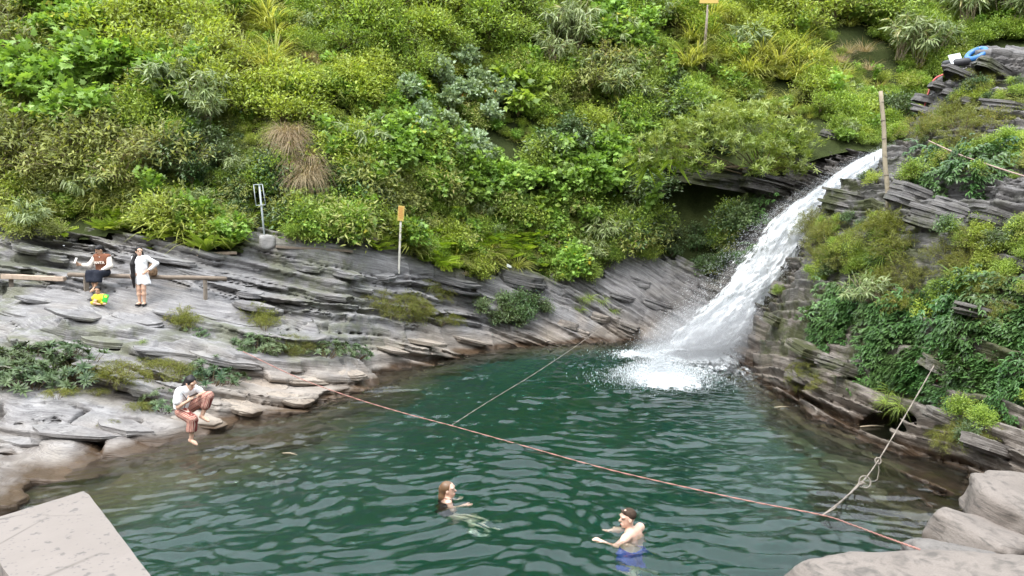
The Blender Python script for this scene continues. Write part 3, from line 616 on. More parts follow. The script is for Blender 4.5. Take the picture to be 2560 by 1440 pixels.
LM = {
 'yellow': leaf_mat('leaf_yellow_green', (0.135, 0.195, 0.024), (0.318, 0.423, 0.053), (0.522, 0.609, 0.125)),
 'mid':    leaf_mat('leaf_green', (0.088, 0.166, 0.023), (0.230, 0.350, 0.052), (0.439, 0.583, 0.111)),
 'fresh':  leaf_mat('leaf_fresh', (0.101, 0.197, 0.028), (0.216, 0.378, 0.061), (0.385, 0.607, 0.136), odd=(0.694, 0.576, 0.075)),
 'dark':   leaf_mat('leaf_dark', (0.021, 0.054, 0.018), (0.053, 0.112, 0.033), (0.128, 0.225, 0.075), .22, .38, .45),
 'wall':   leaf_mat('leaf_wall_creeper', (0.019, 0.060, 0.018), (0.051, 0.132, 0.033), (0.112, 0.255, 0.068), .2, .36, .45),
 'silver': leaf_mat('leaf_silver', (0.154, 0.242, 0.110), (0.297, 0.407, 0.231), (0.506, 0.616, 0.440), .25, .45, .4),
 'bamboo': leaf_mat('leaf_bamboo', (0.099, 0.154, 0.050), (0.220, 0.297, 0.105), (0.396, 0.473, 0.242), .28, .4, .45, odd=(0.495, 0.418, 0.187)),
 'fern':   leaf_mat('leaf_fern', (0.140, 0.237, 0.021), (0.319, 0.474, 0.044), (0.542, 0.691, 0.089)),
 'moss':   leaf_mat('leaf_mossy', (0.072, 0.090, 0.012), (0.156, 0.180, 0.024), (0.276, 0.300, 0.054), odd=(0.408, 0.288, 0.096)),
 'rosette': leaf_mat('leaf_rosette', (0.019, 0.048, 0.021), (0.045, 0.093, 0.037), (0.112, 0.179, 0.082), .18, .42, .3),
 'grass':  leaf_mat('leaf_grass', (0.168, 0.206, 0.033), (0.354, 0.396, 0.081), (0.605, 0.612, 0.198), odd=(0.755, 0.627, 0.330)),
 'dry':    leaf_mat('leaf_dry', (0.213, 0.150, 0.088), (0.400, 0.312, 0.194), (0.600, 0.500, 0.350), .3, .6, .2),
 'brush':  leaf_mat('leaf_brush', (0.101, 0.132, 0.031), (0.243, 0.283, 0.068), (0.444, 0.484, 0.145), odd=(0.524, 0.343, 0.174)),
}
M_stem = plain('stem_bark', (.14, .105, .065), .85, .2, .4, 40)
M_twig = plain('pale_twig', (.33, .27, .19), .8, .2, .3, 40)
def tpl_oval(w=.42, fold=.10, droop=.12):
    V = [(0, 0, 0), (w/2, .38, fold - droop*.2), (0, .42, -droop*.1), (-w/2, .38, fold - droop*.2), (0, 1, -droop)]
    return np.array(V), np.array([(0, 1, 2), (0, 2, 3), (1, 4, 2), (2, 4, 3)])
def tpl_lance(w=.14, droop=.35):
    V = []; F = []
    for i, (y, ww) in enumerate(((0, .25), (.28, 1), (.62, .8), (1, .02))):
        z = -droop*y*y; V += [(-w/2*ww, y, z), (w/2*ww, y, z)]
    for i in range(3): F += [(2*i, 2*i + 1, 2*i + 3), (2*i, 2*i + 3, 2*i + 2)]
    return np.array(V), np.array(F)
def tpl_lobed(droop=.2):
    pts = [(0, 0), (.22, .12), (.50, .20), (.30, .38), (.46, .62), (.18, .62), (0, 1.0)]; pts += [(-x, y) for x, y in pts[-2:0:-1]]
    V = [(x, y, .12*abs(x) - droop*y*y) for x, y in pts] + [(0, .42, -droop*.18)]; n = len(pts)
    return np.array(V), np.array([(i, (i + 1) % n, n) for i in range(n)])
def tpl_pinnate(n=9, w=.30, droop=.45, taper=True):
    V, F = [], []
    for i in range(n):
        y = .12 + .86*i/(n - 1); l = w*(math.sin(math.pi*min(1, .25 + .75*(1 - i/(n - 1)))) if taper else 1)*.9 + .02; z = -droop*y*y
        for sg in (-1, 1):
            k = len(V); V += [(0, y, z), (sg*l, y + .05, z - .10*l), (sg*l*.5, y - .012, z - .02), (sg*l*.5, y + .062, z - .02)]
            F += [(k, k + 2, k + 1), (k, k + 1, k + 3)]
    k = len(V); V += [(-.012, 0, 0), (.012, 0, 0), (0, .5, -droop*.25), (0, 1, -droop)]; F += [(k, k + 1, k + 2), (k, k + 2, k + 3)]
    return np.array(V), np.array(F)
def tpl_blade(w=.03, bend=.7):
    V, F = [], []
    for i in range(5):
        s = i/4; a = bend*s*1.4; V += [(-w/2*(1 - s**2*.95), math.sin(math.pi/2 - a*.6)*s, -bend*s*s*.8), (w/2*(1 - s**2*.95), math.sin(math.pi/2 - a*.6)*s, -bend*s*s*.8)]
        if i: F += [(2*i - 2, 2*i - 1, 2*i + 1), (2*i - 2, 2*i + 1, 2*i)]
    return np.array(V), np.array(F)
T_oval, T_lance, T_lobed, T_pin, T_blade = tpl_oval(), tpl_lance(), tpl_lobed(), tpl_pinnate(15, .19, .55), tpl_blade()
T_narrow = tpl_lance(.09, .5); T_round = tpl_oval(.7, .06, .08); T_palm = None
def nrm(a): return a/(np.linalg.norm(a, axis=-1, keepdims=True) + 1e-9)
class Leaves:
    def __init__(s, r): s.V = []; s.F = []; s.A = []; s.n = 0; s.r = r
    def add(s, T, P, D, N, S, lv=None):
        P, D, N = np.atleast_2d(P), nrm(np.atleast_2d(D)), np.atleast_2d(N); k = len(P)
        X = nrm(np.cross(D, N)); Z = np.cross(X, D); S = np.broadcast_to(S, (k,))[:, None, None]
        V = P[:, None] + S*(T[0][None, :, 0:1]*X[:, None] + T[0][None, :, 1:2]*D[:, None] + T[0][None, :, 2:3]*Z[:, None])
        s.V.append(V.reshape(-1, 3)); s.F.append((T[1][None] + len(T[0])*np.arange(k)[:, None, None] + s.n).reshape(-1, 3)); s.n += k*len(T[0])
        s.A.append(np.repeat(s.r.random(k) if lv is None else lv, len(T[0])))
    def mesh(s, name, mat): return mesh(name, np.concatenate(s.V), np.concatenate(s.F), mat, False, {'lv': np.concatenate(s.A)})
def rdir(r, n, up=0.0):
    v = r.normal(0, 1, (n, 3)); v[:, 2] += up; return nrm(v)
UP = np.array([0, 0, 1.0])
def stems_mesh(name, paths, rad, mat):
    m = MB()
    for p in paths: m.tube(p, [rad*(1 - .75*i/(len(p) - 1)) for i in range(len(p))], 4, False)
    return mesh(name, m.V, m.F, mat, True)
def arc(p0, p1, bow, n=5):
    p0, p1 = np.array(p0, float), np.array(p1, float); t = np.linspace(0, 1, n)[:, None]
    return p0 + (p1 - p0)*t + np.array(bow)*(4*t*(1 - t))
def dome(r, n, R_, H_, flat=.5):
    a = r.random(n)*6.283; u = np.sqrt(r.random(n)); return np.stack([np.cos(a)*u*R_, np.sin(a)*u*R_, H_*(1 - flat*u*u)*r.uniform(.72, 1.08, n)], -1)
def g_shrub(seed, T, size, nst, per, R_=.62, H_=1.0, spread=.16, up=.5, flat=.5, mat='mid', stem=M_stem, rad=.012, face=1.0):
    """stems fan out from the foot; leaves crowd along the outer two thirds of each"""
    r = np.random.default_rng(seed); L = Leaves(r); tips = dome(r, nst, R_, H_, flat); paths = []
    for t in tips:
        p = arc((0, 0, 0), t, (t[0]*-.12, t[1]*-.12, .12*H_), 6); paths.append(p)
        s = 1 - .72*r.random(per)**1.3; q = np.stack([np.interp(s, np.linspace(0, 1, 6), p[:, k]) for k in range(3)], -1) + r.normal(0, spread*.5, (per, 3))*np.array([1, 1, .8])
        d = nrm(q*np.array([1, 1, .35])) + r.normal(0, .75, (per, 3)) + np.array([0, 0, up - .35]); n = rdir(r, per, 1.6*face) + .5*nrm(q)
        L.add(T, q, d, n, size*r.uniform(.6, 1.25, per))
    return L.mesh('foliage', LM[mat]), stems_mesh('stem', paths, rad, stem)
def g_tuft(seed, n, length, R_=.12, lean=.9, mat='grass', T=None, extra=0, curl=1.0):
    r = np.random.default_rng(seed); L = Leaves(r); a = r.random(n)*6.283; e = r.random(n)**.7*lean
    P = np.stack([np.cos(a)*R_*r.random(n), np.sin(a)*R_*r.random(n), np.zeros(n)], -1); D = np.stack([np.cos(a)*e, np.sin(a)*e, 1.05 - .5*e], -1)
    L.add(T or T_blade, P, D, np.stack([-np.cos(a)*.6, -np.sin(a)*.6, np.ones(n)*.9], -1), length*r.uniform(.55, 1.1, n))
    paths = [arc(P[i], P[i] + D[i]*length*.5, (0, 0, .02), 3) for i in range(0, min(n, 24), 3)]
    return L.mesh('foliage', LM[mat]), stems_mesh('stem', paths, .006, M_twig if mat == 'dry' else M_stem)
def g_bamboo(seed, nst=16, per=26, H_=1.3, R_=.75, size=.30, mat='bamboo', T=None):
    """arching canes, long leaves hanging in fans from the nodes"""
    r = np.random.default_rng(seed); L = Leaves(r); paths = []
    for t in dome(r, nst, R_, H_, .35):
        p = arc((r.normal(0, .06), r.normal(0, .06), 0), t, (0, 0, .22*H_), 7); paths.append(p); k = per
        s = np.repeat(r.uniform(.35, 1, k//5 + 1), 5)[:k]; q = np.stack([np.interp(s, np.linspace(0, 1, 7), p[:, j]) for j in range(3)], -1)
        d = nrm(t*np.array([1, 1, 0]) + 1e-3)*.6 + r.normal(0, .55, (k, 3)) + np.array([0, 0, -.25]); L.add(T or T_lance, q, d, rdir(r, k, 2.0), size*r.uniform(.6, 1.15, k))
    return L.mesh('foliage', LM[mat]), stems_mesh('stem', paths, .012, M_twig)
def g_fern(seed, n=13, size=.62, mat='fern', lift=2.0):
    r = np.random.default_rng(seed); L = Leaves(r); a = np.arange(n)*6.283/n + r.normal(0, .25, n)
    D = np.stack([np.cos(a), np.sin(a), lift*r.uniform(.6, 1.25, n)], -1); L.add(T_pin, np.zeros((n, 3)) + np.array([0, 0, .03]), D, np.stack([-np.cos(a)*.5, -np.sin(a)*.5, np.ones(n)], -1), size*r.uniform(.65, 1.1, n))
    return L.mesh('foliage', LM[mat]), stems_mesh('stem', [arc((0, 0, 0), D[i]*size*.35, (0, 0, .03), 3) for i in range(n)], .007, M_stem)
def g_whorl(seed, nst=22, per=13, R_=.6, H_=.45, size=.17, mat='rosette', T=None, el=.25):
    """short stems, each ending in a star of narrow leaves"""
    r = np.random.default_rng(seed); L = Leaves(r); paths = []
    for t in dome(r, nst, R_, H_, .55):
        paths.append(arc((t[0]*.35, t[1]*.35, 0), t, (0, 0, .03), 4)); a = np.arange(per)*2.4 + r.random()*6; e = el + .9*np.linspace(0, 1, per)*r.uniform(.5, 1)
        ax = nrm(t*np.array([.8, .8, .3]) + np.array([0, 0, .55])); u = nrm(np.cross(ax, [.3, .9, .1])); v = np.cross(ax, u)
        d = (np.cos(a)*np.cos(e))[:, None]*u + (np.sin(a)*np.cos(e))[:, None]*v + np.sin(e)[:, None]*ax
        L.add(T or tpl_lance(.26, .25), np.repeat(t[None], per, 0) - ax*.02, d, np.repeat(ax[None], per, 0), size*r.uniform(.75, 1.15, per)*(1 - .3*np.linspace(0, 1, per)))
    return L.mesh('foliage', LM[mat]), stems_mesh('stem', paths, .010, M_stem)
def g_creeper(seed, n=150, w=.95, h=.8, size=.20, mat='wall'):
    """mat of leaves hanging down a rock face that looks along -Y: fans of leaflets in shingled rows"""
    r = np.random.default_rng(seed); L = Leaves(r)
    a = r.random(n)*6.283; u = np.sqrt(r.random(n))*(1 + .45*np.sin(a*3 + seed) + .25*np.sin(a*5 + seed*2)); P = np.stack([np.cos(a)*u*w/1.2, -.05 - .11*(1 - u**2) - .07*r.random(n), np.sin(a)*u*h/1.2], -1)
    for k in range(5):
        f = (k - 2)*.42; d = np.stack([np.sin(f) + r.normal(0, .22, n), -.75 + .1*abs(k - 2) + r.normal(0, .15, n), -.55 + .16*abs(k - 2) + r.normal(0, .2, n)], -1)
        L.add(T_oval if seed % 2 else tpl_lance(.28, .25), P, d, np.stack([r.normal(0, .2, n), -.45 + r.normal(0, .2, n), np.ones(n)], -1), size*(1 - .10*abs(k - 2))*r.uniform(.7, 1.2, n), np.clip(r.random(n)*.8 + .2*r.random(), 0, 1))
    return L.mesh('foliage', LM[mat]), stems_mesh('stem', [arc((0, -.03, .1), P[i], (0, -.06, .05), 4) for i in range(0, n, 9)], .006, M_stem)
def g_feather(seed, nst=46, per=30, R_=.6, H_=.7, size=.075, mat='moss'):
    """soft bush of fine drooping sprays"""
    r = np.random.default_rng(seed); L = Leaves(r); paths = []
    for t in dome(r, nst, R_, H_, .6):
        p = arc((t[0]*.2, t[1]*.2, 0), t*np.array([1, 1, .82]), (0, 0, .16), 6); paths.append(p); s = 1 - .75*r.random(per); q = np.stack([np.interp(s, np.linspace(0, 1, 6), p[:, j]) for j in range(3)], -1) + r.normal(0, .018, (per, 3))
        L.add(T_narrow, q, nrm(t) + r.normal(0, .8, (per, 3)) + np.array([0, 0, -.2]), rdir(r, per, 1), size*r.uniform(.6, 1.4, per))
    return L.mesh('foliage', LM[mat]), stems_mesh('stem', paths[::3], .005, M_stem)
PROTO = {
 'broadleaf': [g_shrub(i, T_lobed, .145, 32, 22, .62, 1.0, .14, .45, .45, 'fresh') for i in (1, 2, 3)],
 'pale':      [g_shrub(i, T_lobed, .13, 28, 26, .55, 1.0, .12, .9, .45, 'silver', face=.6) for i in (4, 5, 6)],
 'bigleaf':   [g_shrub(i, T_round, .24, 16, 10, .6, .9, .12, .3, .4, 'mid') for i in (7, 8)],
 'dense':     [g_shrub(i, T_oval, .085, 46, 34, .62, .9, .17, .6, .5, 'mid') for i in (9, 10, 11)],
 'yellow':    [g_shrub(i, T_oval, .095, 40, 32, .65, .85, .2, .5, .5, 'yellow') for i in (12, 13, 14)],
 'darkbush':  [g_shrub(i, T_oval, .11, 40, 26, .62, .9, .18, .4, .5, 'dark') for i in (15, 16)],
 'brush':     [g_shrub(i, tpl_lance(.3, .3), .10, 34, 22, .7, .85, .16, .2, .5, 'brush', M_twig, .008) for i in (17, 18, 19)],
 'bamboo':    [g_bamboo(i) for i in (20, 21, 22)],
 'reed':      [g_tuft(i, 120, 1.0, .22, .85, 'grass', tpl_blade(.035, .75)) for i in (23, 24, 25)],
 'dry':       [g_tuft(i, 260, .9, .25, 1.3, 'dry', tpl_blade(.014, 1.25)) for i in (26, 27)],
 'drygrass':  [g_tuft(i, 150, .8, .3, .9, 'dry', tpl_blade(.016, .7)) for i in (28,)],
 'fern':      [g_fern(i, 13, .62) for i in (29, 30, 31)],
 'rosette':   [g_whorl(i) for i in (32, 33, 34)],
 'creeper':   [g_creeper(i) for i in (35, 36, 37, 38)],
 'feather':   [g_feather(i) for i in (39, 40, 41)],
 'cushion':   [g_feather(i, 60, 26, .62, .32, .06) for i in (42, 43)],
 'tallstem':  [g_shrub(i, T_lobed, .15, 9, 22, .3, 1.5, .10, .6, .2, 'fresh', M_stem, .014) for i in (44, 45)],
 'strap':     [g_tuft(i, 26, .62, .05, .8, 'fresh', tpl_blade(.10, .7)) for i in (46,)],
 'sedge':     [g_tuft(i, 90, .55, .1, 1.0, 'mid', tpl_blade(.02, 1.0)) for i in (47, 48)],
}
NAMES = {'broadleaf': 'broadleaf_shrub', 'pale': 'silver_leaved_shrub', 'bigleaf': 'round_leaved_shrub', 'dense': 'leafy_bush', 'yellow': 'leafy_bush', 'darkbush': 'dark_bush', 'brush': 'scrub_bush', 'bamboo': 'bamboo_clump', 'reed': 'tall_grass_clump', 'dry': 'dry_grass_clump', 'drygrass': 'dry_grass_clump', 'fern': 'fern', 'rosette': 'rosette_shrub', 'creeper': 'creeper', 'feather': 'feathery_bush', 'cushion': 'cushion_plant', 'tallstem': 'tall_stemmed_shrub', 'strap': 'strap_leaved_plant', 'sedge': 'sedge_tuft'}
CATS = {'fern': 'fern', 'bamboo': 'bamboo', 'reed': 'grass', 'dry': 'grass', 'drygrass': 'grass', 'creeper': 'creeper', 'strap': 'plant', 'sedge': 'grass', 'cushion': 'plant'}
prg = np.random.default_rng(99)
def plant(kind, p, n, size, label, group=None, squash=1.0, sink=.04, tilt=.35, tall=None, lift=0):
    fol, stm = PROTO[kind][prg.integers(len(PROTO[kind]))]; e = empty(NAMES[kind])
    p = Vector(p); n = Vector(n); p = p + n*lift
    if kind == 'creeper':
        h = Vector((n.x, n.y, 0)); h = h if h.length > .05 else Vector((-.7, -.7, 0)); rz = math.atan2(h.x, -h.y)
        e.rotation_euler = (min(.9, max(0, n.z*1.0))*-1.0, prg.normal(0, .18), rz); e.location = p - n*.02; e.scale = (size, size, size*squash)
    else:
        ax = (Vector((0, 0, 1))*(1 - tilt) + n*tilt).normalized(); q = ax.to_track_quat('Z', 'Y') @ Quaternion((0, 0, 1), prg.random()*6.283)
        e.rotation_euler = q.to_euler(); e.location = p - Vector((0, 0, sink*size)); e.scale = (size, size, size*squash*(tall or 1))
    put('foliage', fol, e); put('stem', stm, e)
    return tag(e, label, CATS.get(kind, 'shrub'), group)
ORD = 'first second third fourth fifth sixth seventh eighth ninth tenth eleventh twelfth thirteenth fourteenth fifteenth'.split()
def zone(kind, cx, cy, rx, ry, n, s0, s1, label, **kw):
    """n plants of a kind rooted where the sight lines of an area of the photo meet the ground"""
    k = 0; tries = 0; pts = []
    while k < n and tries < n*12:
        tries += 1; a = prg.random()*6.283; q = math.sqrt(prg.random()); px, py = cx + math.cos(a)*q*rx, cy + math.sin(a)*q*ry
        if any(abs(px - u) < .42*rx/max(1, n**.5) and abs(py - v) < .42*ry/max(1, n**.5) for u, v, _ in pts): continue
        p, nn = hit(px, py)
        if p is None or p.z < .12: continue
        pts.append((px, py, plant(kind, p, nn, prg.uniform(s0, s1)*BIG.get(kind, 1), label, label if n > 1 else None, **({'lift': .22} | kw if (cy < 480 and p.y > 21) else kw)))); k += 1
    rows = 1 if k < 9 else 2 if k < 19 else 3; pts.sort(key=lambda w: w[1]); per = -(-k//rows)
    for r_ in range(rows):
        for i, (_, _, e) in enumerate(sorted(pts[r_*per:(r_ + 1)*per], key=lambda w: w[0])):
            if k > 1: e['label'] = label + ', ' + (('', ('upper ', 'lower '), ('top ', 'middle ', 'lower '))[rows - 1][r_] if rows > 1 else '') + ORD[i] + ' from left'
BIG = {'broadleaf': 1.25, 'yellow': 1.3, 'dense': 1.35, 'brush': 1.3, 'bamboo': 1.2, 'reed': 1.25, 'pale': 1.3, 'darkbush': 1.2, 'bigleaf': 1.15, 'feather': 1.1}
Z = zone
# hillside, top left to top right
Z('brush', 60, 110, 120, 110, 7, 1.1, 1.7, 'scrubby brown-green bush in the top left corner of the hillside')
Z('broadleaf', 210, 90, 110, 90, 9, .9, 1.4, 'bright broad-leaved shrub around the yellow flower near the top left')
Z('yellow', 380, 120, 140, 120, 12, 1.0, 1.6, 'yellow-green bush high on the hillside left of the pale grassy strip')
Z('broadleaf', 240, 270, 240, 90, 16, .9, 1.5, 'broad-leaved shrub halfway up the hillside above the two women')
Z('brush', 120, 400, 160, 80, 10, 1.0, 1.6, 'twiggy scrub bush in the shade above the left bench')
Z('yellow', 500, 220, 130, 90, 9, .8, 1.3, 'yellow-green bush between the silvery bamboo and the pale grass')
Z('bamboo', 440, 300, 45, 26, 3, .8, 1.1, 'pale bamboo fan above the dark hollow on the left hillside', lift=.4)
Z('bamboo', 540, 320, 55, 28, 4, .8, 1.1, 'silvery bamboo spray drooping over the dark hollow', lift=.4)
Z('brush', 330, 430, 170, 60, 10, .9, 1.4, 'dark twiggy bush at the foot of the left hillside')
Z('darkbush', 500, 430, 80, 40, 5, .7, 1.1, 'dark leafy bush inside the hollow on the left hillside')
Z('reed', 640, 110, 110, 110, 14, .8, 1.3, 'pale grass clump on the grassy strip running down the hillside')
Z('drygrass', 760, 190, 70, 70, 4, .7, 1.0, 'pinkish dry grass in the pale strip of the hillside')
Z('yellow', 700, 280, 110, 70, 9, .8, 1.3, 'yellow-green bush at the lower end of the pale grassy strip')
Z('dense', 900, 80, 110, 80, 9, 1.0, 1.6, 'dense green bush in the upper middle of the hillside')
Z('yellow', 1060, 60, 110, 70, 8, 1.0, 1.5, 'yellow-green bush at the top middle of the hillside')
Z('dense', 1020, 170, 130, 60, 8, .8, 1.3, 'small-leaved bush above the silvery shrubs')
Z('reed', 870, 250, 60, 60, 5, .7, 1.0, 'grass clump left of the silvery shrubs')
Z('dry', 735, 390, 40, 55, 7, .7, 1.0, 'hanging clump of dry straw-coloured grass on the hillside', lift=.75, tilt=.3)
Z('dry', 765, 455, 22, 30, 3, .85, 1.1, 'dry straw grass hanging lowest beside the empty sign frame', lift=.7, tilt=.3)
Z('pale', 1120, 265, 135, 85, 12, .55, .85, 'silvery pale-leaved shrub in the middle of the hillside', lift=.25)
Z('pale', 1060, 345, 80, 40, 5, .55, .8, 'silver-green shrub below the brightest silvery shrubs')
Z('bigleaf', 1300, 260, 80, 50, 6, .8, 1.2, 'shrub with large round leaves right of the silvery shrubs')
Z('dense', 1260, 70, 150, 70, 9, 1.0, 1.6, 'bright green bush high on the hillside right of the middle')
Z('bamboo', 1450, 150, 90, 70, 8, .9, 1.4, 'bamboo clump among tangled stems left of the tall metal post')
Z('brush', 1500, 220, 90, 60, 6, 1.0, 1.5, 'tangled leafless-looking scrub left of the tall metal post')
Z('bamboo', 1580, 250, 60, 45, 5, .8, 1.1, 'green bamboo hanging over the dark hollow left of the tree')
Z('broadleaf', 1560, 110, 80, 60, 6, .9, 1.4, 'blue-green shrub below the dark rock near the tall metal post')
Z('fern', 960, 440, 90, 60, 8, .8, 1.2, 'fern on the hillside left of the yellow sign')
Z('broadleaf', 1010, 400, 110, 60, 8, .7, 1.1, 'leafy shrub on the hillside above the yellow sign')
Z('pale', 1190, 420, 60, 50, 4, .7, 1.0, 'pale green shrub with a yellow flower above the fern bank')
Z('broadleaf', 1250, 480, 120, 60, 9, .8, 1.2, 'green lobed-leaf shrub above the bright fern bank')
Z('tallstem', 1230, 450, 110, 50, 4, .9, 1.2, 'tall thin-stemmed shrub above the bright fern bank')
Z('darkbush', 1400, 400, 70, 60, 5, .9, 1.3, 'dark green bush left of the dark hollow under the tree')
Z('broadleaf', 1440, 470, 90, 70, 9, .9, 1.4, 'bright green lobed-leaf shrub left of the waterfall hollow')
Z('bigleaf', 1340, 500, 50, 40, 3, .8, 1.0, 'large-leaved shrub with one broad pale leaf above the fern bank')
Z('tallstem', 1450, 590, 30, 30, 2, 1.0, 1.2, 'tall pale green shrub standing over the ferns nearest the waterfall hollow')
Z('yellow', 1480, 330, 50, 40, 4, .7, 1.0, 'shrub with yellowing leaves left of the dark hollow')
Z('bamboo', 1500, 640, 60, 35, 5, .7, 1.0, 'bamboo clump drooping above the rocks beside the waterfall')
Z('fern', 1150, 610, 120, 50, 26, .7, 1.1, 'bright fern on the bank right of the yellow sign')
Z('fern', 1330, 625, 100, 45, 20, .7, 1.1, 'bright fern on the bank above the big dark block of rock')
Z('reed', 1230, 650, 90, 22, 6, .5, .8, 'grass clump along the top edge of the far rock bank')
Z('fern', 960, 620, 30, 22, 4, .6, .9, 'yellow-green fern at the foot of the yellow sign')
Z('fern', 470, 520, 150, 50, 18, .5, .75, 'fern on the slope above the rock ledge behind the women')
Z('fern', 660, 540, 60, 45, 7, .5, .75, 'fern around the empty metal sign frame')
Z('fern', 150, 520, 150, 35, 9, .5, .75, 'fern on the slope at the far left above the bench')
Z('darkbush', 850, 530, 110, 40, 7, .6, 1.0, 'dark low bush between the two sign posts')
Z('sedge', 850, 575, 110, 22, 6, .7, 1.0, 'grassy tuft along the ledge between the two sign posts')
Z('brush', 40, 480, 60, 40, 4, .7, 1.1, 'low scrub bush at the left edge above the bench')
# right of the tall post
Z('reed', 1750, 90, 100, 90, 10, .9, 1.4, 'tall yellow-green grass clump around the tall metal post')
Z('yellow', 1950, 60, 130, 70, 10, 1.1, 1.7, 'sunny yellow-green bush high up right of the tall metal post')
Z('reed', 1980, 190, 120, 60, 10, .8, 1.3, 'tall grass clump on the slope above the waterfall')
Z('strap', 1760, 200, 40, 24, 3, 1.1, 1.5, 'strap-leaved plant below the tall metal post')
Z('reed', 1880, 190, 60, 40, 4, .8, 1.2, 'arching grass clump right of the strap-leaved plants')
Z('dense', 2180, 60, 90, 70, 8, 1.2, 1.8, 'tall green bush behind the stream on the right')
Z('drygrass', 2130, 180, 60, 50, 4, .9, 1.3, 'dry pinkish grass on the slope behind the bamboo pole')
Z('bamboo', 2290, 130, 70, 60, 6, 1.0, 1.5, 'green bamboo clump behind the rocky ridge at the right')
Z('bamboo', 2450, 50, 120, 60, 9, 1.2, 1.7, 'pale drooping bamboo in the top right corner')
Z('broadleaf', 2535, 85, 40, 20, 3, .7, .9, 'leafy shrub behind the swim rings on the ridge')
Z('yellow', 2060, 260, 60, 30, 5, .7, 1.1, 'bright bush above the head of the waterfall')
Z('dense', 2100, 300, 60, 26, 5, .6, .9, 'low bush beside the rocks at the head of the waterfall')
Z('darkbush', 2220, 290, 40, 40, 3, .6, .9, 'dark bush behind the bamboo pole')
Z('creeper', 1880, 610, 50, 80, 7, .7, 1.0, 'dark creeper on the wet rock at the left edge of the waterfall')
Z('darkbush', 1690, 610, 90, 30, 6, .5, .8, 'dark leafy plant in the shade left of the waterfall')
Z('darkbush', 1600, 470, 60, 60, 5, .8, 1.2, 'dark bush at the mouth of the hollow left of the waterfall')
# the rocky outcrop on the right
Z('feather', 2090, 610, 75, 70, 11, .6, 1.0, 'feathery bush on the edge of the outcrop nearest the waterfall')
Z('feather', 2240, 590, 60, 60, 6, .7, 1.1, 'feathery grass-like bush below the foot of the bamboo pole')
Z('sedge', 2200, 640, 60, 50, 4, .9, 1.3, 'drooping grass tuft with bare roots in the middle of the outcrop')
Z('feather', 2270, 720, 80, 60, 7, .6, .9, 'yellowish feathery bush in the middle of the outcrop')
Z('feather', 2420, 650, 60, 50, 5, .6, .9, 'feathery bush on the right part of the outcrop under the bare slabs')
Z('creeper', 2080, 770, 80, 70, 9, .5, .75, 'dark creeper hanging on the outcrop beside the waterfall')
Z('creeper', 2290, 840, 150, 95, 16, .5, .8, 'dark green creeper hanging over the middle of the outcrop')
Z('creeper', 2480, 840, 100, 120, 12, .5, .8, 'dark green creeper at the right edge of the outcrop')
Z('creeper', 2460, 980, 110, 60, 9, .45, .7, 'bright-tipped creeper above the rope end on the outcrop')
Z('creeper', 2250, 950, 90, 50, 7, .45, .65, 'creeper hanging low above the water cave')
Z('creeper', 2400, 430, 110, 50, 8, .5, .8, 'dark creeper covering the slope below the ridge')
Z('cushion', 2010, 940, 40, 45, 6, .45, .7, 'bright green cushion plant low on the outcrop by the pool')
Z('cushion', 2420, 1100, 100, 40, 12, .4, .65, 'mossy cushion plant on the rocks right of the water cave')
Z('sedge', 2250, 1010, 40, 24, 4, .7, .9, 'grassy tuft hanging over the water cave')
Z('feather', 2400, 330, 100, 50, 9, .7, 1.1, 'feathery green bush on the slope under the ridge')
Z('cushion', 2440, 210, 60, 26, 5, .5, .8, 'brownish cushion plant on the face of the rocky ridge')
Z('dense', 2290, 440, 30, 16, 2, .35, .5, 'low bush right of the bamboo pole')
Z('feather', 2500, 760, 50, 50, 3, .5, .7, 'small feathery bush near the right edge of the outcrop')
Z('strap', 2420, 690, 30, 20, 2, .8, 1.0, 'glossy strap-leaved plant on the outcrop')
Z('bamboo', 2190, 770, 26, 14, 2, .5, .6, 'pale bamboo-leaved plant in the middle of the creepers')
# the left rock bank
Z('rosette', 95, 940, 120, 45, 12, .95, 1.25, 'dark rosette shrub at the left edge of the rock bank')
Z('rosette', 180, 890, 30, 16, 2, .6, .8, 'rosette shrub under the dark overhang at the left')
Z('cushion', 265, 945, 80, 26, 8, .7, 1.0, 'yellow-green cushion plant left of the seated woman in striped trousers')
Z('cushion', 410, 935, 60, 20, 5, .65, .9, 'yellow-green cushion plant behind the seated woman in striped trousers')
Z('cushion', 190, 985, 60, 16, 4, .4, .6, 'mossy cushion plant below the rosette shrubs')
Z('rosette', 530, 950, 50, 20, 4, .8, 1.0, 'dark rosette shrub right behind the head of the seated woman')
Z('rosette', 405, 1015, 34, 14, 2, .55, .7, 'small rosette shrub left of the seated woman')
Z('cushion', 350, 1015, 30, 12, 2, .45, .6, 'cushion plant left of the small rosette shrub')
Z('cushion', 268, 1068, 22, 10, 1, .35, .4, 'little cushion plant alone on the slab near the water')
Z('rosette', 650, 870, 50, 16, 4, .8, 1.0, 'rosette shrub where the pink rope is tied')
Z('feather', 655, 815, 26, 20, 3, .7, .85, 'yellow-green feathery plant above the pink rope end')
Z('cushion', 745, 875, 55, 18, 5, .7, .9, 'cushion plant right of the pink rope end')
Z('rosette', 860, 885, 55, 14, 4, .75, .95, 'rosette shrub nearest the waterline on the left bank')
Z('feather', 465, 810, 30, 16, 3, .6, .75, 'feathery plant in a crack below the standing woman')
Z('rosette', 480, 835, 45, 10, 3, .35, .45, 'small dark plant in a crack below the standing woman')
Z('cushion', 985, 775, 75, 24, 10, .85, 1.2, 'green cushion plant on the far bank below the yellow sign')
Z('cushion', 1100, 735, 70, 20, 6, .7, 1.0, 'cushion plant on the far bank under the dark slab')
Z('cushion', 1090, 795, 80, 16, 6, .7, .9, 'cushion plant low on the far bank')
Z('darkbush', 1290, 790, 100, 28, 11, .5, .75, 'dark leafy plant on the far bank under the big dark block')
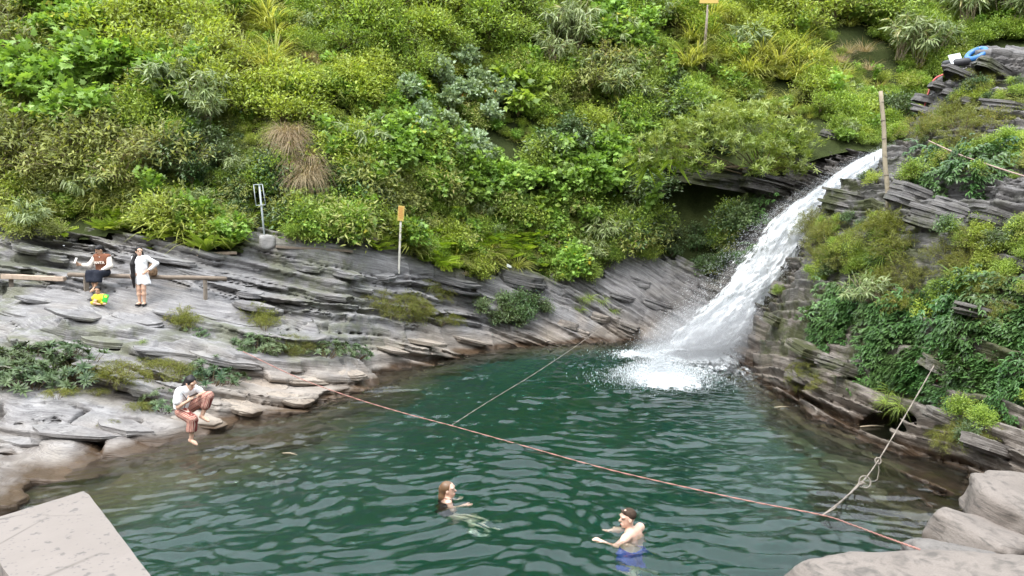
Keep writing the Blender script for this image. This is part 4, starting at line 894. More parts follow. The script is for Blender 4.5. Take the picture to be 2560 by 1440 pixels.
Z('yellow', 1200, 670, 30, 30, 3, .5, .8, 'yellow-green plant left of the big dark block of rock')
Z('dense', 1430, 690, 70, 30, 6, .5, .8, 'green bush right of the big dark block of rock')
Z('sedge', 1500, 770, 60, 36, 5, .6, .8, 'grass tuft on the far rocks nearest the splash')
Z('fern', 420, 610, 90, 14, 5, .35, .55, 'small fern on the rock face behind the women')
Z('sedge', 310, 870, 250, 40, 5, .25, .4, 'tiny grass tuft in a crack of the rock bank')

# ------------------------------------------------------------------ the continuous green cover of the slopes
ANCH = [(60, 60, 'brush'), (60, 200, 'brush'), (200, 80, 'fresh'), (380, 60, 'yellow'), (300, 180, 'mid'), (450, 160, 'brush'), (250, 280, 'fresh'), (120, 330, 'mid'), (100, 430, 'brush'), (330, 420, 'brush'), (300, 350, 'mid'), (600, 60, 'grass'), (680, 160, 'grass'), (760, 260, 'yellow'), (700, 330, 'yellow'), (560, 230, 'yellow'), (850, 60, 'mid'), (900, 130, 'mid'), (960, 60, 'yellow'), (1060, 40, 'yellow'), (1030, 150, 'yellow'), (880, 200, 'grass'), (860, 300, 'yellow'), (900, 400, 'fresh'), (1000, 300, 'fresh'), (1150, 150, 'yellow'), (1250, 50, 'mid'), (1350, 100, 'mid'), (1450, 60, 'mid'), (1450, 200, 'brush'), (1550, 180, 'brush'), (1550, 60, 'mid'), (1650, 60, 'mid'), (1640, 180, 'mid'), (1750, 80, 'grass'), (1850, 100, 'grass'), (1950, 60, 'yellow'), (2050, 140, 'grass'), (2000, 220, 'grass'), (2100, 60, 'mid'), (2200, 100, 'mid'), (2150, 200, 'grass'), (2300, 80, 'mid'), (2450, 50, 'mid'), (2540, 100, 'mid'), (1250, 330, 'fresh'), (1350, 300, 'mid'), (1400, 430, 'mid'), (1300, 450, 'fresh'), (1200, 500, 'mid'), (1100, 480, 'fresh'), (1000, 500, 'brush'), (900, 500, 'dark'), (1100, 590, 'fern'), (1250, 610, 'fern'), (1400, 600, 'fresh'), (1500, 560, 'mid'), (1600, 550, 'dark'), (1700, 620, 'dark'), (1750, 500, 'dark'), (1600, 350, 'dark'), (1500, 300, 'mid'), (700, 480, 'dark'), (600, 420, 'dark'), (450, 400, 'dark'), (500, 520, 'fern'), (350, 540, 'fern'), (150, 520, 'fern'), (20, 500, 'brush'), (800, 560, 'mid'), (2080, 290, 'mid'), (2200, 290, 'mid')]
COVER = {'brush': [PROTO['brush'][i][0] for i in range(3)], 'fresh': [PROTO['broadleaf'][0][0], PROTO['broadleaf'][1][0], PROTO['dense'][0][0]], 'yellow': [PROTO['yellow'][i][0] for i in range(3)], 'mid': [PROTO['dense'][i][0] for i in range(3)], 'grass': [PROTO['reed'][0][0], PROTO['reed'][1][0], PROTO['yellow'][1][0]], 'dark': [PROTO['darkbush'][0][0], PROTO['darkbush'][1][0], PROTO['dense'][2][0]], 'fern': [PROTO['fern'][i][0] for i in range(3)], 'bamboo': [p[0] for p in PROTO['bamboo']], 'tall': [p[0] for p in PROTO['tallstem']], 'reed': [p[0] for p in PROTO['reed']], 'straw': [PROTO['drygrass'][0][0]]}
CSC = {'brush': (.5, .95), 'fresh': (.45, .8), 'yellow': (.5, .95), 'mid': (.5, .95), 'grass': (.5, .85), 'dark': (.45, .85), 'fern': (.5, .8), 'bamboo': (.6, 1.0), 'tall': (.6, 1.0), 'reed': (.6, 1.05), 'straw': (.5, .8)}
def cover(name, N, box, where, label, scl=None, kinds=None):
    """undergrowth: clumps set on points of the slope by a node group, one object"""
    r = np.random.default_rng(17); px = r.uniform(box[0], box[2], N); py = r.uniform(box[1], box[3], N); rows = []; flat = [m for k in COVER for m in COVER[k]]; first = {}; i = 0
    for k in COVER: first[k] = i; i += len(COVER[k])
    ax = np.array([a[:2] for a in ANCH], float)
    def lump(p, f, o): return float(fbm(np.array([p.x*f + o]), np.array([p.y*f]), np.array([p.z*f]), o=2)[0])
    for a, b in zip(px, py):
        p, n = hit(a, b)
        if p is None or not where(a, b, p): continue
        lm = lump(p, .42, 5)
        if not kinds and lm < -.34: continue
        j = np.argmin(((ax - (a + r.normal(0, 55), b + r.normal(0, 38)))**2).sum(1)); k = ANCH[j][2]; u = r.random()
        if u < .34: k = 'brush' if u < .09 else 'yellow' if u < .14 else 'mid' if u < .21 else 'fresh' if u < .26 else 'reed' if u < .285 else 'tall' if u < .305 else 'bamboo' if u < .315 else 'straw'
        if kinds: k = r.choice(list(kinds), p=list(kinds.values()))
        sc = r.uniform(*(scl or CSC[k]))*(1 if kinds else np.clip(1.0 + 1.5*lump(p, .8, 40), .55, 1.8)); q = (Vector((0, 0, 1))*.6 + n*.4).normalized().to_track_quat('Z', 'Y') @ Quaternion((0, 0, 1), r.random()*6.283); e = q.to_euler()
        rows.append((*p, e.x, e.y, e.z, sc, first[k] + r.integers(len(COVER[k]))))
    rows = np.array(rows); rows[:, 2] -= .05
    me = bpy.data.meshes.new(name); me.vertices.add(len(rows)); me.vertices.foreach_set('co', rows[:, :3].astype(np.float32).ravel())
    at = me.attributes.new('rot', 'FLOAT_VECTOR', 'POINT'); at.data.foreach_set('vector', rows[:, 3:6].astype(np.float32).ravel())
    at = me.attributes.new('sc', 'FLOAT', 'POINT'); at.data.foreach_set('value', rows[:, 6].astype(np.float32))
    at = me.attributes.new('pick', 'INT', 'POINT'); at.data.foreach_set('value', rows[:, 7].astype(np.int32)); me.update()
    col = bpy.data.collections.new('undergrowth_clumps')
    for i, m in enumerate(flat): col.objects.link(bpy.data.objects.new('clump_%02d' % i, m))
    o = tag(put(name, me), label, 'undergrowth', kind='stuff'); ng = bpy.data.node_groups.new('undergrowth', 'GeometryNodeTree'); ng.interface.new_socket('Geometry', in_out='INPUT', socket_type='NodeSocketGeometry'); ng.interface.new_socket('Geometry', in_out='OUTPUT', socket_type='NodeSocketGeometry')
    N_ = ng.nodes.new; gi, go, ci, ip = N_('NodeGroupInput'), N_('NodeGroupOutput'), N_('GeometryNodeCollectionInfo'), N_('GeometryNodeInstanceOnPoints')
    ci.inputs['Collection'].default_value = col; ci.inputs['Separate Children'].default_value = True; ci.inputs['Reset Children'].default_value = True; ip.inputs['Pick Instance'].default_value = True
    def named(nm, ty): x = N_('GeometryNodeInputNamedAttribute'); x.data_type = ty; x.inputs['Name'].default_value = nm; return [s for s in x.outputs if s.enabled][0]
    L_ = ng.links.new; e2r = N_('FunctionNodeEulerToRotation'); L_(named('rot', 'FLOAT_VECTOR'), e2r.inputs[0]); L_(e2r.outputs[0], ip.inputs['Rotation']); L_(named('sc', 'FLOAT'), ip.inputs['Scale']); L_(named('pick', 'INT'), ip.inputs['Instance Index'])
    L_(gi.outputs[0], ip.inputs['Points']); L_(ci.outputs[0], ip.inputs['Instance']); L_(ip.outputs[0], go.inputs[0])
    md = o.modifiers.new('undergrowth', 'NODES'); md.node_group = ng
    return o
def on_hill(a, b, p):
    vl = np.interp(a, VEG_LINE[:, 0], VEG_LINE[:, 1]); left = (p.x < .34*p.y - .4) or p.y > 28.6
    return left and b < vl + 6 and p.y > 17 and not (((a - 1745)/150)**2 + ((b - 485)/105)**2 < 1) and not (605 < a < 720 and 495 < b < 625) and not (2060 < a < 2290 and 365 < b < 470)
cover('hillside_undergrowth', 10500, (-160, -160, 2720, 700), on_hill, 'mixed low undergrowth covering the whole hillside')

def on_out(a, b, p):
    f = float(vnoise(np.array([p.x*.9]), np.array([p.y*.9]), np.array([p.z*.9]))[0]); return p.y < 24 and p.x > .28*p.y + 1.2 and p.z > .5 and f > (-.1 if b < 700 else .12) and not (2100 < a < 2560 and 460 < b < 545) and not (2120 < a < 2310 and 330 < b < 450) and not (2330 < a < 2520 and b < 215)
cover('outcrop_undergrowth', 1300, (1880, 180, 2720, 1150), on_out, 'low plants growing in the cracks of the outcrop', (.22, .5), {'mid': .4, 'dark': .25, 'yellow': .2, 'brush': .15})

# ------------------------------------------------------------------ the tree leaning over the hollow by the waterfall
tb = Vector(atY(1905, 455, 28.4)); tree = tag(empty('overhanging_tree', tb), 'spreading low tree with whorled leaves leaning over the hollow beside the waterfall', 'tree')
CL = [(1600, 385, 27.0, .75), (1655, 340, 27.0, .95), (1720, 300, 27.3, 1.0), (1700, 375, 26.7, .8), (1790, 275, 27.6, 1.05), (1800, 335, 27.0, 1.0), (1870, 285, 27.8, 1.05), (1890, 345, 27.2, .95), (1950, 300, 28.2, .95), (1965, 365, 27.6, .8), (1990, 400, 27.6, .6), (1900, 400, 27.0, .7), (2010, 330, 28.4, .7), (1760, 400, 26.6, .6), (1840, 250, 28.6, .8), (1920, 250, 29, .8)]
r = np.random.default_rng(61); Lt = Leaves(r); Tl = tpl_lance(.24, .22); limbs = []
root = np.zeros(3)
for px, py, y, rad in CL:
    py = py + 22; rad = rad*1.12; c = atY(px, py, y - .3) - np.array(tb); k = int(70*rad*rad) + 8; w = rdir(r, k, .5)*np.array([1.15, .9, .42])*rad*(r.random(k)**.4)[:, None] + c
    limbs.append(arc((0, 0, 0), c + np.array([0, 0, -.12]), (0, 0, .35), 7))
    for t_ in w:
        ax = nrm(rdir(r, 1, 1.1)[0]); u = nrm(np.cross(ax, [.3, .9, .1])); v = np.cross(ax, u); per = 9; a = np.arange(per)*2.4 + r.random()*6; e = .15 + .7*np.linspace(0, 1, per)
        Lt.add(Tl, np.repeat(t_[None], per, 0), (np.cos(a)*np.cos(e))[:, None]*u + (np.sin(a)*np.cos(e))[:, None]*v + np.sin(e)[:, None]*ax, np.repeat(ax[None], per, 0), r.uniform(.13, .24, per), np.clip(r.random()*.6 + .4*r.random(per) + (py < 345)*.12, 0, 1))
put('crown', Lt.mesh('crown', leaf_mat('leaf_tree', (.065, .11, .02), (.18, .26, .05), (.36, .43, .12), .34, .38, .4)), tree)
put('trunk', mesh('trunk', *(lambda m: (m.V, m.F))(MB().tube([(.2, .5, -.7), (.05, .1, -.1), (-.5, -.5, .25), (-1.2, -.9, .5), (-2.0, -1.1, .45)], [.10, .085, .07, .055, .035], 8)), M_stem, True), tree)
for p in limbs: put('limb', stems_mesh('limb', [p], .035, M_stem), tree)
# fern fronds hanging under it
def g_hang(seed, n=9, size=.8):
    r = np.random.default_rng(seed); L = Leaves(r); a = r.uniform(0, 6.283, n); D = np.stack([np.cos(a)*.6, np.sin(a)*.6, r.uniform(-.25, .25, n)], -1); L.add(tpl_pinnate(11, .10, .85, False), np.zeros((n, 3)), D, np.tile(UP, (n, 1)), size*r.uniform(.6, 1.1, n)); return L.mesh('frond', LM['fern']), stems_mesh('stem', [arc((0, 0, .1), D[i]*size*.3, (0, 0, .05), 3) for i in range(n)], .008, M_stem)
hf = [g_hang(71), g_hang(72)]
for i, (px, py, y) in enumerate([(1600, 400, 26.9), (1640, 395, 26.8), (1680, 400, 26.7), (1715, 395, 26.7), (1620, 420, 27.1)]):
    e = tag(empty('hanging_fern', Vector(atY(px, py, y))), 'fern with long fronds hanging below the leaning tree, %s from left' % ORD[(0, 2, 3, 4, 1)[i]], 'fern', 'ferns hanging below the leaning tree'); put('frond', hf[i % 2][0], e, rot=(0, 0, i*1.3)); put('stem', hf[i % 2][1], e, rot=(0, 0, i*1.3))
    put('root_mat', stems_mesh('root_mat', [arc((0, 0, .05), (r.normal(0, .1), .25, .5), (0, -.05, .1), 4) for _ in range(5)], .012, M_stem), e)
# shrubs in yellow flower
m = MB()
for k in range(9):
    a = k*6.283/9; ca, sa = math.cos(a), math.sin(a); n = len(m.V); m.add([(0, 0, .01), (.05*math.cos(a - .3), .05*math.sin(a - .3), .02), (.105*ca, .105*sa, .0), (.05*math.cos(a + .3), .05*math.sin(a + .3), .02)], [(0, 1, 2, 3)])
M_petal = plain('yellow_petal', (.80, .36, .015), .6, .3, .15); flower_me = mesh('flower', m.V, m.F, M_petal)
for i, (px, py, lab) in enumerate([(200, 78, 'shrub with a yellow flower near the top left'), (368, 226, 'shrub with a yellow flower above the girl on the bench'), (455, 212, 'shrub with a pair of yellow flowers above the silvery bamboo'), (8, 235, 'shrub with an orange flower cut by the left edge'), (1312, 200, 'shrub with a yellow leaf tuft right of the silvery shrubs'), (1168, 235, 'silvery shrub with a yellow flower, upper left one'), (1238, 226, 'shrub with a yellow flower right beside the silvery shrubs'), (1168, 392, 'shrub with a yellow flower low above the fern bank'), (160, 14, 'shrub with an orange flower at the top edge')]):
    p, n = hit(px, py + 40); e = plant('broadleaf', p, n, 1.0, lab, None); t_ = Vector(atY(px, py, p.y - .55)); e.rotation_euler = (0, 0, i*.7); e.scale = (1.05,)*3; lp = Matrix.Rotation(-i*.7, 3, 'Z') @ ((t_ - e.location)/1.05)
    for k in range(2 if i in (2, 5) else 1): put('flower', flower_me, e, lp + Vector((.16*k, -.03, -.05*k)), (R(62), 0, R(-i*40)), (1.15, 1.15, 1.15))
# ------------------------------------------------------------------ materials for the small things
def wood(name, a, b, sc=(2, 2, 30)):
    t = NT(name); g = t.n('ShaderNodeTexCoord').outputs['Object']; n = t.noise(t.vec(g, sc), 3, 6, .65, .5); n2 = t.noise(g, 9, 4, .6)
    c = t.mix(n, a, b); c = t.mix(t.ramp(n2, [(.45, 0), (.75, .45)]), c, tuple(v*.45 for v in a)); return t.done(t.bsdf(c, .85, t.bump(n, .5, .01), .2))
M_wood = wood('grey_wood', (.13, .10, .08), (.30, .25, .20), (1.2, 14, 14)); M_paleplank = wood('pale_plank', (.33, .25, .19), (.55, .44, .35), (1.2, 14, 14)); M_post = wood('post_wood', (.15, .125, .10), (.34, .29, .24), (14, 14, 1.2))
M_bamboo = wood('bamboo_cane', (.24, .20, .14), (.46, .40, .30), (14, 14, 1.0)); M_white_post = wood('white_painted_post', (.52, .50, .44), (.72, .70, .64), (14, 14, 1.2))
M_metal = plain('galvanised_metal', (.36, .40, .41), .45, .5, .2, 30); M_sign = plain('yellow_board', (.50, .36, .10), .6, .3, .12, 8); M_ink = plain('red_lettering', (.45, .08, .04), .7, .2, .1)
M_rope = plain('pink_rope', (.36, .19, .16), .9, .1, .35, 60, .4); M_rope2 = plain('grey_rope', (.24, .21, .18), .9, .1, .35, 60, .4); M_hose = plain('faded_hose', (.34, .25, .21), .8, .2, .2); M_pink = plain('red_pink_cord', (.65, .16, .15), .8, .2, .2)
M_rubber = plain('black_rubber', (.035, .035, .04), .5, .4, .2); M_bluevinyl = plain('blue_vinyl', (.03, .15, .40), .35, .5, .1); M_board = plain('white_board', (.72, .76, .80), .6, .3, .05)
M_bag = plain('brown_bag_cloth', (.20, .13, .08), .9, .15, .4, 18, .4); M_petal = plain('yellow_petal', (.80, .40, .02), .6, .3, .15)
def stone_mat(name, a, b, sc=5, dark=(.1, .09, .085), amt=.4, tint=None):
    t = NT(name); g = t.n('ShaderNodeTexCoord').outputs['Object']; n = t.noise(g, sc, 7, .65); n2 = t.noise(t.vec(g, (1, 1, 5)), sc*1.6, 5, .6, .6); n3 = t.noise(g, 60, 4, .7)
    c = t.mix(n, a, b); c = t.mix(t.math('MULTIPLY', t.ramp(n2, [(.5, 0), (.68, 1)]), amt), c, dark); c = t.mix(t.ramp(n3, [(.3, .3), (.6, 0)]), c, dark)
    geo = t.n('ShaderNodeNewGeometry').outputs['Position']; sp = t.n('ShaderNodeSeparateXYZ'); t.l(geo, sp.inputs[0]); w = t.ramp(t.math('ADD', sp.outputs[2], t.math('MULTIPLY', n, .25)), [(.12, 1), (.28, 0)]); c = t.mix(w, c, t.mix(n, (.035, .025, .018), (.12, .085, .055)))
    return t.done(t.bsdf(c, .75, t.bump(n3, .4, .006, t.bump(n2, .5, .03)), .35))
M_boulder = stone_mat('pale_boulder', (.14, .12, .105), (.245, .213, .188), 3, (.06, .055, .05), .7); M_dkrock = stone_mat('dark_slate_block', (.105, .096, .088), (.21, .193, .178), 4, (.035, .032, .03), .5); M_slab = stone_mat('slate_slab', (.20, .195, .19), (.38, .37, .355), 4); M_buff = stone_mat('buff_slab', (.36, .31, .25), (.55, .48, .40), 4, (.2, .15, .1), .3)

# ------------------------------------------------------------------ stones
def stone(name, dims, mat, loc, rot, seed, rnd=.25, strata=.0, parent=None, res=26, rough=.05, squash=3):
    """rounded or slabby block: a superellipsoid with noise and, if wanted, layers"""
    n = res; u, v = np.meshgrid(np.linspace(-math.pi, math.pi, 2*n, endpoint=False), np.linspace(-math.pi/2, math.pi/2, n), indexing='ij'); e = rnd
    f = lambda w: np.sign(w)*np.abs(w)**e
    P = np.stack([f(np.cos(v))*f(np.cos(u)), f(np.cos(v))*f(np.sin(u)), f(np.sin(v))], -1)
    q = P*np.array(dims)/2; k = 1/max(dims); r = 1 + rough*2*fbm(q[..., 0]*2.2*k*2 + seed*9, q[..., 1]*2.2*k*2, q[..., 2]*2.2*k*2 + seed, o=4)
    corner = 1 + .16*vnoise(P[..., 0]*1.3 + seed*3, P[..., 1]*1.3, P[..., 2]*.6)
    q = q*(r*corner)[..., None]
    if strata: s = q[..., 2]/strata + .3*vnoise(q[..., 0]*2, q[..., 1]*2 + seed); i = np.floor(s); q = q*(1 + .09*(hash1(i + 50, seed) - .5) - .035*(np.abs(s - i - .5) > .42))[..., None]*np.array([1, 1, .999])
    V = q.reshape(-1, 3); nu, nv = 2*n, n; I = np.arange(nu*nv).reshape(nu, nv); J2 = np.roll(I, -1, 0)
    F = np.stack([I[:, :-1], J2[:, :-1], J2[:, 1:], I[:, 1:]], -1).reshape(-1, 4)
    return put(name, mesh(name, V, F, mat, True), parent, loc, rot)
# boulders in the bottom right corner
b1 = atY(2330, 1440, 6.6); tag(stone('boulder', (2.9, 1.5, 1.5), M_boulder, (4.22, 6.55, -.06), (R(3), R(-4), R(-8)), 3, .42, 0, None, 60, .045), 'large smooth pale boulder at the bottom right with the rope end on it', 'boulder')
tag(stone('boulder', (1.5, .7, .6), M_dkrock, (5.05, 7.55, .12), (R(6), R(8), R(-12)), 5, .6, .12, None, 44, .07), 'rough dark rock between the large pale boulder and the two blocks', 'boulder')
# big dark block and layered slab on the far bank
def on(px, py, dz=0.0):
    p, n = hit(px, py); return Vector((p.x, p.y, p.z + dz))
def ridge(px, py):
    while py < 400:
        p, n = hit(px, py)
        if p is not None and p.y < 23: return Vector(p)
        py += 4
    return on(px, py)
# loose slabs lying on the banks: pieces of the setting
def plate(p, a, b, c, rot, seed, parent, wm=0.0, mat=None, lay=5, name='rock_slab'):
    """broken plate of slate: a few thin layers, each with its own angular outline"""
    r = np.random.default_rng(seed); n = 16; nl = max(2, min(lay, int(c/.045))); th = np.sort(r.random(n)*.5 + np.arange(n))*2*math.pi/n
    k = r.integers(5, 8); ca = np.sort(r.random(k)*.7 + np.arange(k))*2*math.pi/k; cr = r.uniform(.75, 1.1, k)
    cx, cy = cr*np.cos(ca), cr*np.sin(ca); rad = np.empty(n)
    for i, t in enumerate(th):                                 # straight broken edges between a few corners
        d = np.array([math.cos(t), math.sin(t)]); best = .6
        for q in range(k):
            p1, p2 = np.array([cx[q], cy[q]]), np.array([cx[(q + 1) % k], cy[(q + 1) % k]]); M2 = np.array([d, p1 - p2]).T
            if abs(np.linalg.det(M2)) > 1e-6:
                w = np.linalg.solve(M2, p1)
                if w[0] > 0 and -.01 <= w[1] <= 1.01: best = w[0]
        rad[i] = best
    V = []; F = []; z = -c
    for l in range(nl):
        tz = c*(.6 + .8*r.random())/nl; sc = 1 + r.normal(0, .05) + .04*math.sin(l*2.2); off = r.normal(0, .03, 2); jr = rad*(1 + r.normal(0, .035, n))
        for zz in (z, z + tz*.93):
            for i in range(n): V.append((a/2*(jr[i]*sc*math.cos(th[i]) + off[0]), b/2*(jr[i]*sc*math.sin(th[i]) + off[1]), zz + .006*r.normal()))
        z += tz
    for g in range(2*nl - 1):
        for i in range(n): F.append((g*n + i, g*n + (i + 1) % n, (g + 1)*n + (i + 1) % n, (g + 1)*n + i))
    o = (2*nl - 1)*n; base = np.array(V[o:o + n]); m = len(V)
    for i in range(n): q = base[i]*np.array([.55, .55, 1]); V.append((q[0], q[1], q[2] + .010 + .012*r.normal()))
    V.append((0, 0, float(base[:, 2].mean()) + .012))
    for i in range(n): i2 = (i + 1) % n; F += [(o + i, o + i2, m + i2, m + i), (m + i, m + i2, m + n)]
    V = np.array(V); Mw = Matrix.Translation(p) @ Matrix([(*row, 0) for row in __import__('mathutils').Euler(rot).to_matrix()] + [(0, 0, 0, 1)]); Wd = np.array([Mw @ Vector(v) for v in V])
    at = paint(Wd); at['bed'] = V[:, 2]*1.0 + seed*.37; at['warm'] = np.clip(at['warm']*.6 + wm, 0, 1)
    return put(name, mesh(name, V, F, mat or M_rock, False, at), parent, p, rot)
slab_specs = [(490, 1052, 1.15, .75, .16, .55), (30, 545, .5, .4, .16, 0), (10, 560, .6, .4, .12, 0), (225, 575, .34, .3, .22, 0), (300, 590, .3, .25, .15, 0), (105, 752, 1.1, .5, .10, 0), (190, 790, 1.2, .6, .10, 0), (60, 785, 1.3, .7, .12, 0), (330, 800, 1.4, .6, .10, 0), (440, 790, 1.2, .6, .12, 0), (560, 800, 1.6, .7, .12, 0), (640, 765, 1.2, .6, .16, 0), (720, 760, 1.1, .6, .18, 0), (610, 730, 1.1, .5, .15, 0), (830, 740, 1.2, .6, .16, 0), (900, 720, 1.0, .6, .16, 0), (260, 850, 1.4, .7, .12, 0), (80, 850, 1.3, .7, .14, 0), (420, 880, 1.5, .7, .14, 0), (560, 900, 1.4, .7, .15, 0), (330, 990, 1.4, .6, .16, 0), (470, 1000, 1.0, .5, .14, 0), (650, 960, 1.3, .7, .18, .55), (760, 950, 1.2, .6, .18, .55), (740, 1000, 1.1, .5, .14, .55), (860, 930, 1.2, .6, .16, .55), (600, 1020, .9, .5, .12, .55), (180, 1090, 1.3, .7, .10, 0), (60, 1100, 1.2, .7, .10, 0), (300, 1075, .9, .5, .10, 0), (120, 640, 1.3, .5, .14, 0), (60, 620, 1.1, .5, .14, 0), (420, 650, 1.7, .6, .12, 0), (480, 680, 1.4, .5, .12, 0), (200, 625, 1.1, .5, .12, 0), (1500, 790, .9, .5, .24, .55), (1420, 810, .8, .5, .22, .55), (1560, 740, 1.0, .6, .25, 0), (1460, 830, .9, .5, .2, .55), (1600, 700, 1.1, .6, .3, 0), (1570, 810, 1.0, .5, .25, 0), (1650, 760, 1.1, .6, .3, 0), (760, 665, 1.2, .6, .18, 0), (860, 680, 1.1, .6, .18, 0), (950, 690, 1.0, .6, .18, 0), (1160, 850, 1.6, .6, .14, .55), (1040, 850, 1.5, .6, .14, .55), (960, 870, 1.4, .6, .12, .55)]

tag(stone('boulder', (1.2, .95, .55), M_boulder, (5.80, 8.75, .02), (R(12), R(14), R(32)), 8, .36, 0, None, 48, .07), 'pale angular block, lower of the two at the right edge', 'boulder')
tag(stone('boulder', (1.9, 1.4, .62), M_boulder, (6.95, 9.4, .10), (R(14), R(13), R(14)), 14, .34, 0, None, 48, .07), 'pale angular block, upper of the two at the right edge', 'boulder')
p = on(1305, 715); tag(plate(p + Vector((0, .3, .45)), 2.1, 1.5, 1.0, (R(6), R(13), R(4)), 21, None, 0, M_rockd, 9, 'rock_block'), 'big dark flat-faced block of rock on the far bank', 'rock')
p = on(1120, 705); tag(plate(p + Vector((0, .2, .22)), 2.5, 1.3, .42, (R(5), R(14), R(8)), 22, None, 0, M_rockd, 6, 'rock_block'), 'long layered dark slab left of the big dark block', 'rock')
p = Vector(atY(1800, 415, 29.0)); tag(plate(p + Vector((0, 1.0, .2)), 4.6, 3.4, 1.0, (R(4), R(10), R(5)), 23, None, 0, M_rockd, 9, 'rock_block'), 'added dark rock roof that shades the hollow left of the waterfall', 'rock')  # slab added as a cover so the hollow below stays dark
p = Vector(atY(1915, 452, 27.3)); tag(plate(p + Vector((0, .3, .2)), 2.2, 1.8, .6, (R(4), R(14), R(8)), 24, None, 0, M_rockd, 7, 'rock_block'), 'jutting layered rock left of the upper waterfall', 'rock')
for i, (px, py, a, b, c, wm) in enumerate(slab_specs):
    p = on(px, py); dip = R(11 + 9*float(sstep(-7, 8, p.x)))
    plate(p + Vector((0, .1, .05)), a*1.15, b*1.3, c*.9, (R(4 + (i*37 % 9) - 4), dip + R((i*53 % 7) - 3), R((i*71 % 40) - 20)), 30 + i, rock_bank, wm)
for i, (px, py, a, b, c) in enumerate([(2140, 490, 1.5, 1.0, .7), (2300, 480, 1.3, .9, .6), (2420, 520, 1.6, .9, .5), (2350, 540, 1.2, .7, .5), (2520, 540, 1.5, .8, .5), (2470, 580, 1.1, .7, .4), (1945, 800, .9, .7, .35), (1960, 720, .7, .5, .5), (2040, 880, 1.6, .7, .3), (2140, 930, 1.7, .6, .3), (2050, 960, 1.5, .5, .25), (2480, 790, 1.4, .5, .25), (2380, 930, 1.2, .5, .25), (2400, 1060, 1.4, .5, .25), (2500, 1130, 1.4, .6, .25), (2330, 250, 1.0, .6, .22), (2370, 220, 1.0, .6, .2), (2340, 285, 1.0, .6, .2), (2420, 190, 1.4, .7, .22), (2500, 180, 1.5, .7, .3), (2400, 240, 1.1, .6, .2), (2440, 260, 1.2, .6, .25), (2540, 270, 1.6, .8, .35), (2080, 340, 1.2, .8, .3), (2170, 350, .9, .7, .25), (1950, 470, 1.3, .8, .4), (1890, 470, 1.2, .7, .35)]):
    p = ridge(px, py) if py < 300 else on(px, py); plate(p + Vector((.05, .15, .08)), a*1.1, b*1.2, c*.8, (R(6 + (i*37 % 11) - 5), R(20 + (i*53 % 11) - 5), R((i*71 % 50) - 25)), 90 + i, rock_outcrop)

# ------------------------------------------------------------------ the stone slab in the bottom left corner
t = NT('terrazzo'); g = t.n('ShaderNodeTexCoord').outputs['Object']; n1 = t.noise(g, 4, 6, .65); vo = t.n('ShaderNodeTexVoronoi'); vo.inputs['Scale'].default_value = 55; t.l(g, vo.inputs['Vector']); n2 = t.noise(g, 38, 5, .7); n3 = t.noise(g, 120, 3, .6)
c = t.mix(n1, (.155, .135, .12), (.235, .206, .186)); c = t.mix(t.ramp(t.math('ADD', t.noise(g, 30, 3, .5), t.math('MULTIPLY', n2, .5)), [(.86, 0), (.92, .7)]), c, (.085, .078, .075)); c = t.mix(t.ramp(vo.outputs['Distance'], [(.12, .7), (.22, 0)]), c, (.12, .11, .105)); c = t.mix(t.ramp(n3, [(.3, .25), (.6, 0)]), c, (.2, .17, .15))
wv = t.n('ShaderNodeTexVoronoi', feature='DISTANCE_TO_EDGE'); wv.inputs['Scale'].default_value = 2.1; t.l(t.vec(g, (1, 1, 1), loc=(.3, .1, 0)), wv.inputs['Vector']); crk = t.ramp(wv.outputs['Distance'], [(.0, 1), (.012, 0)]); c = t.mix(t.math('MULTIPLY', crk, t.ramp(n1, [(.45, 0), (.6, .7)])), c, (.08, .07, .06))
M_terr = t.done(t.bsdf(c, .7, t.bump(n2, .25, .004), .35))
ZT = 3.02; q = [atZ(px, py, ZT) for px, py in ((215, 1225), (-52, 1306), (60, 1530), (470, 1560))]; cen = sum(q)/4
r_ = np.random.default_rng(4); E_ = []
for i in range(4):
    p_, q_ = q[i][:2] - cen[:2], q[(i + 1) % 4][:2] - cen[:2]; nn_ = np.array([p_[1] - q_[1], q_[0] - p_[0]]); nn_ /= np.linalg.norm(nn_)
    for k in range(14): f = (k + .4*r_.random())/14; E_.append(p_ + (q_ - p_)*f + nn_*(r_.normal(0, .0007) + (.006*r_.random() if r_.random() < .08 else 0)))
ne = len(E_); m = MB(); m.add([(*w, 0) for w in np.array(E_)*.992] + [(*w, -.008) for w in E_] + [(*w, -.11) for w in E_], [tuple(range(ne))] + [(i, (i + 1) % ne, ne + (i + 1) % ne, ne + i)[::-1] for i in range(ne)] + [(ne + i, ne + (i + 1) % ne, 2*ne + (i + 1) % ne, 2*ne + i)[::-1] for i in range(ne)] + [tuple(range(2*ne, 3*ne))[::-1]])
tag(m.build('stone_slab', M_terr, None, False, loc=(cen[0], cen[1], ZT)), 'speckled pale stone slab in the bottom left corner', 'slab'); 
bpy.data.objects['stone_slab'].data.polygons.foreach_set('use_smooth', [False]*len(bpy.data.objects['stone_slab'].data.polygons))
m = MB(); m.box((0, 0, 0), (.30, .30, ZT - .11 - 1.4)); cc = (q[1] + q[2])/2*.35 + cen*.65
m.build('leg', M_terr, bpy.data.objects['stone_slab'], loc=(cc[0] - cen[0], cc[1] - cen[1], -.11 - (ZT - .11 - 1.4)/2))

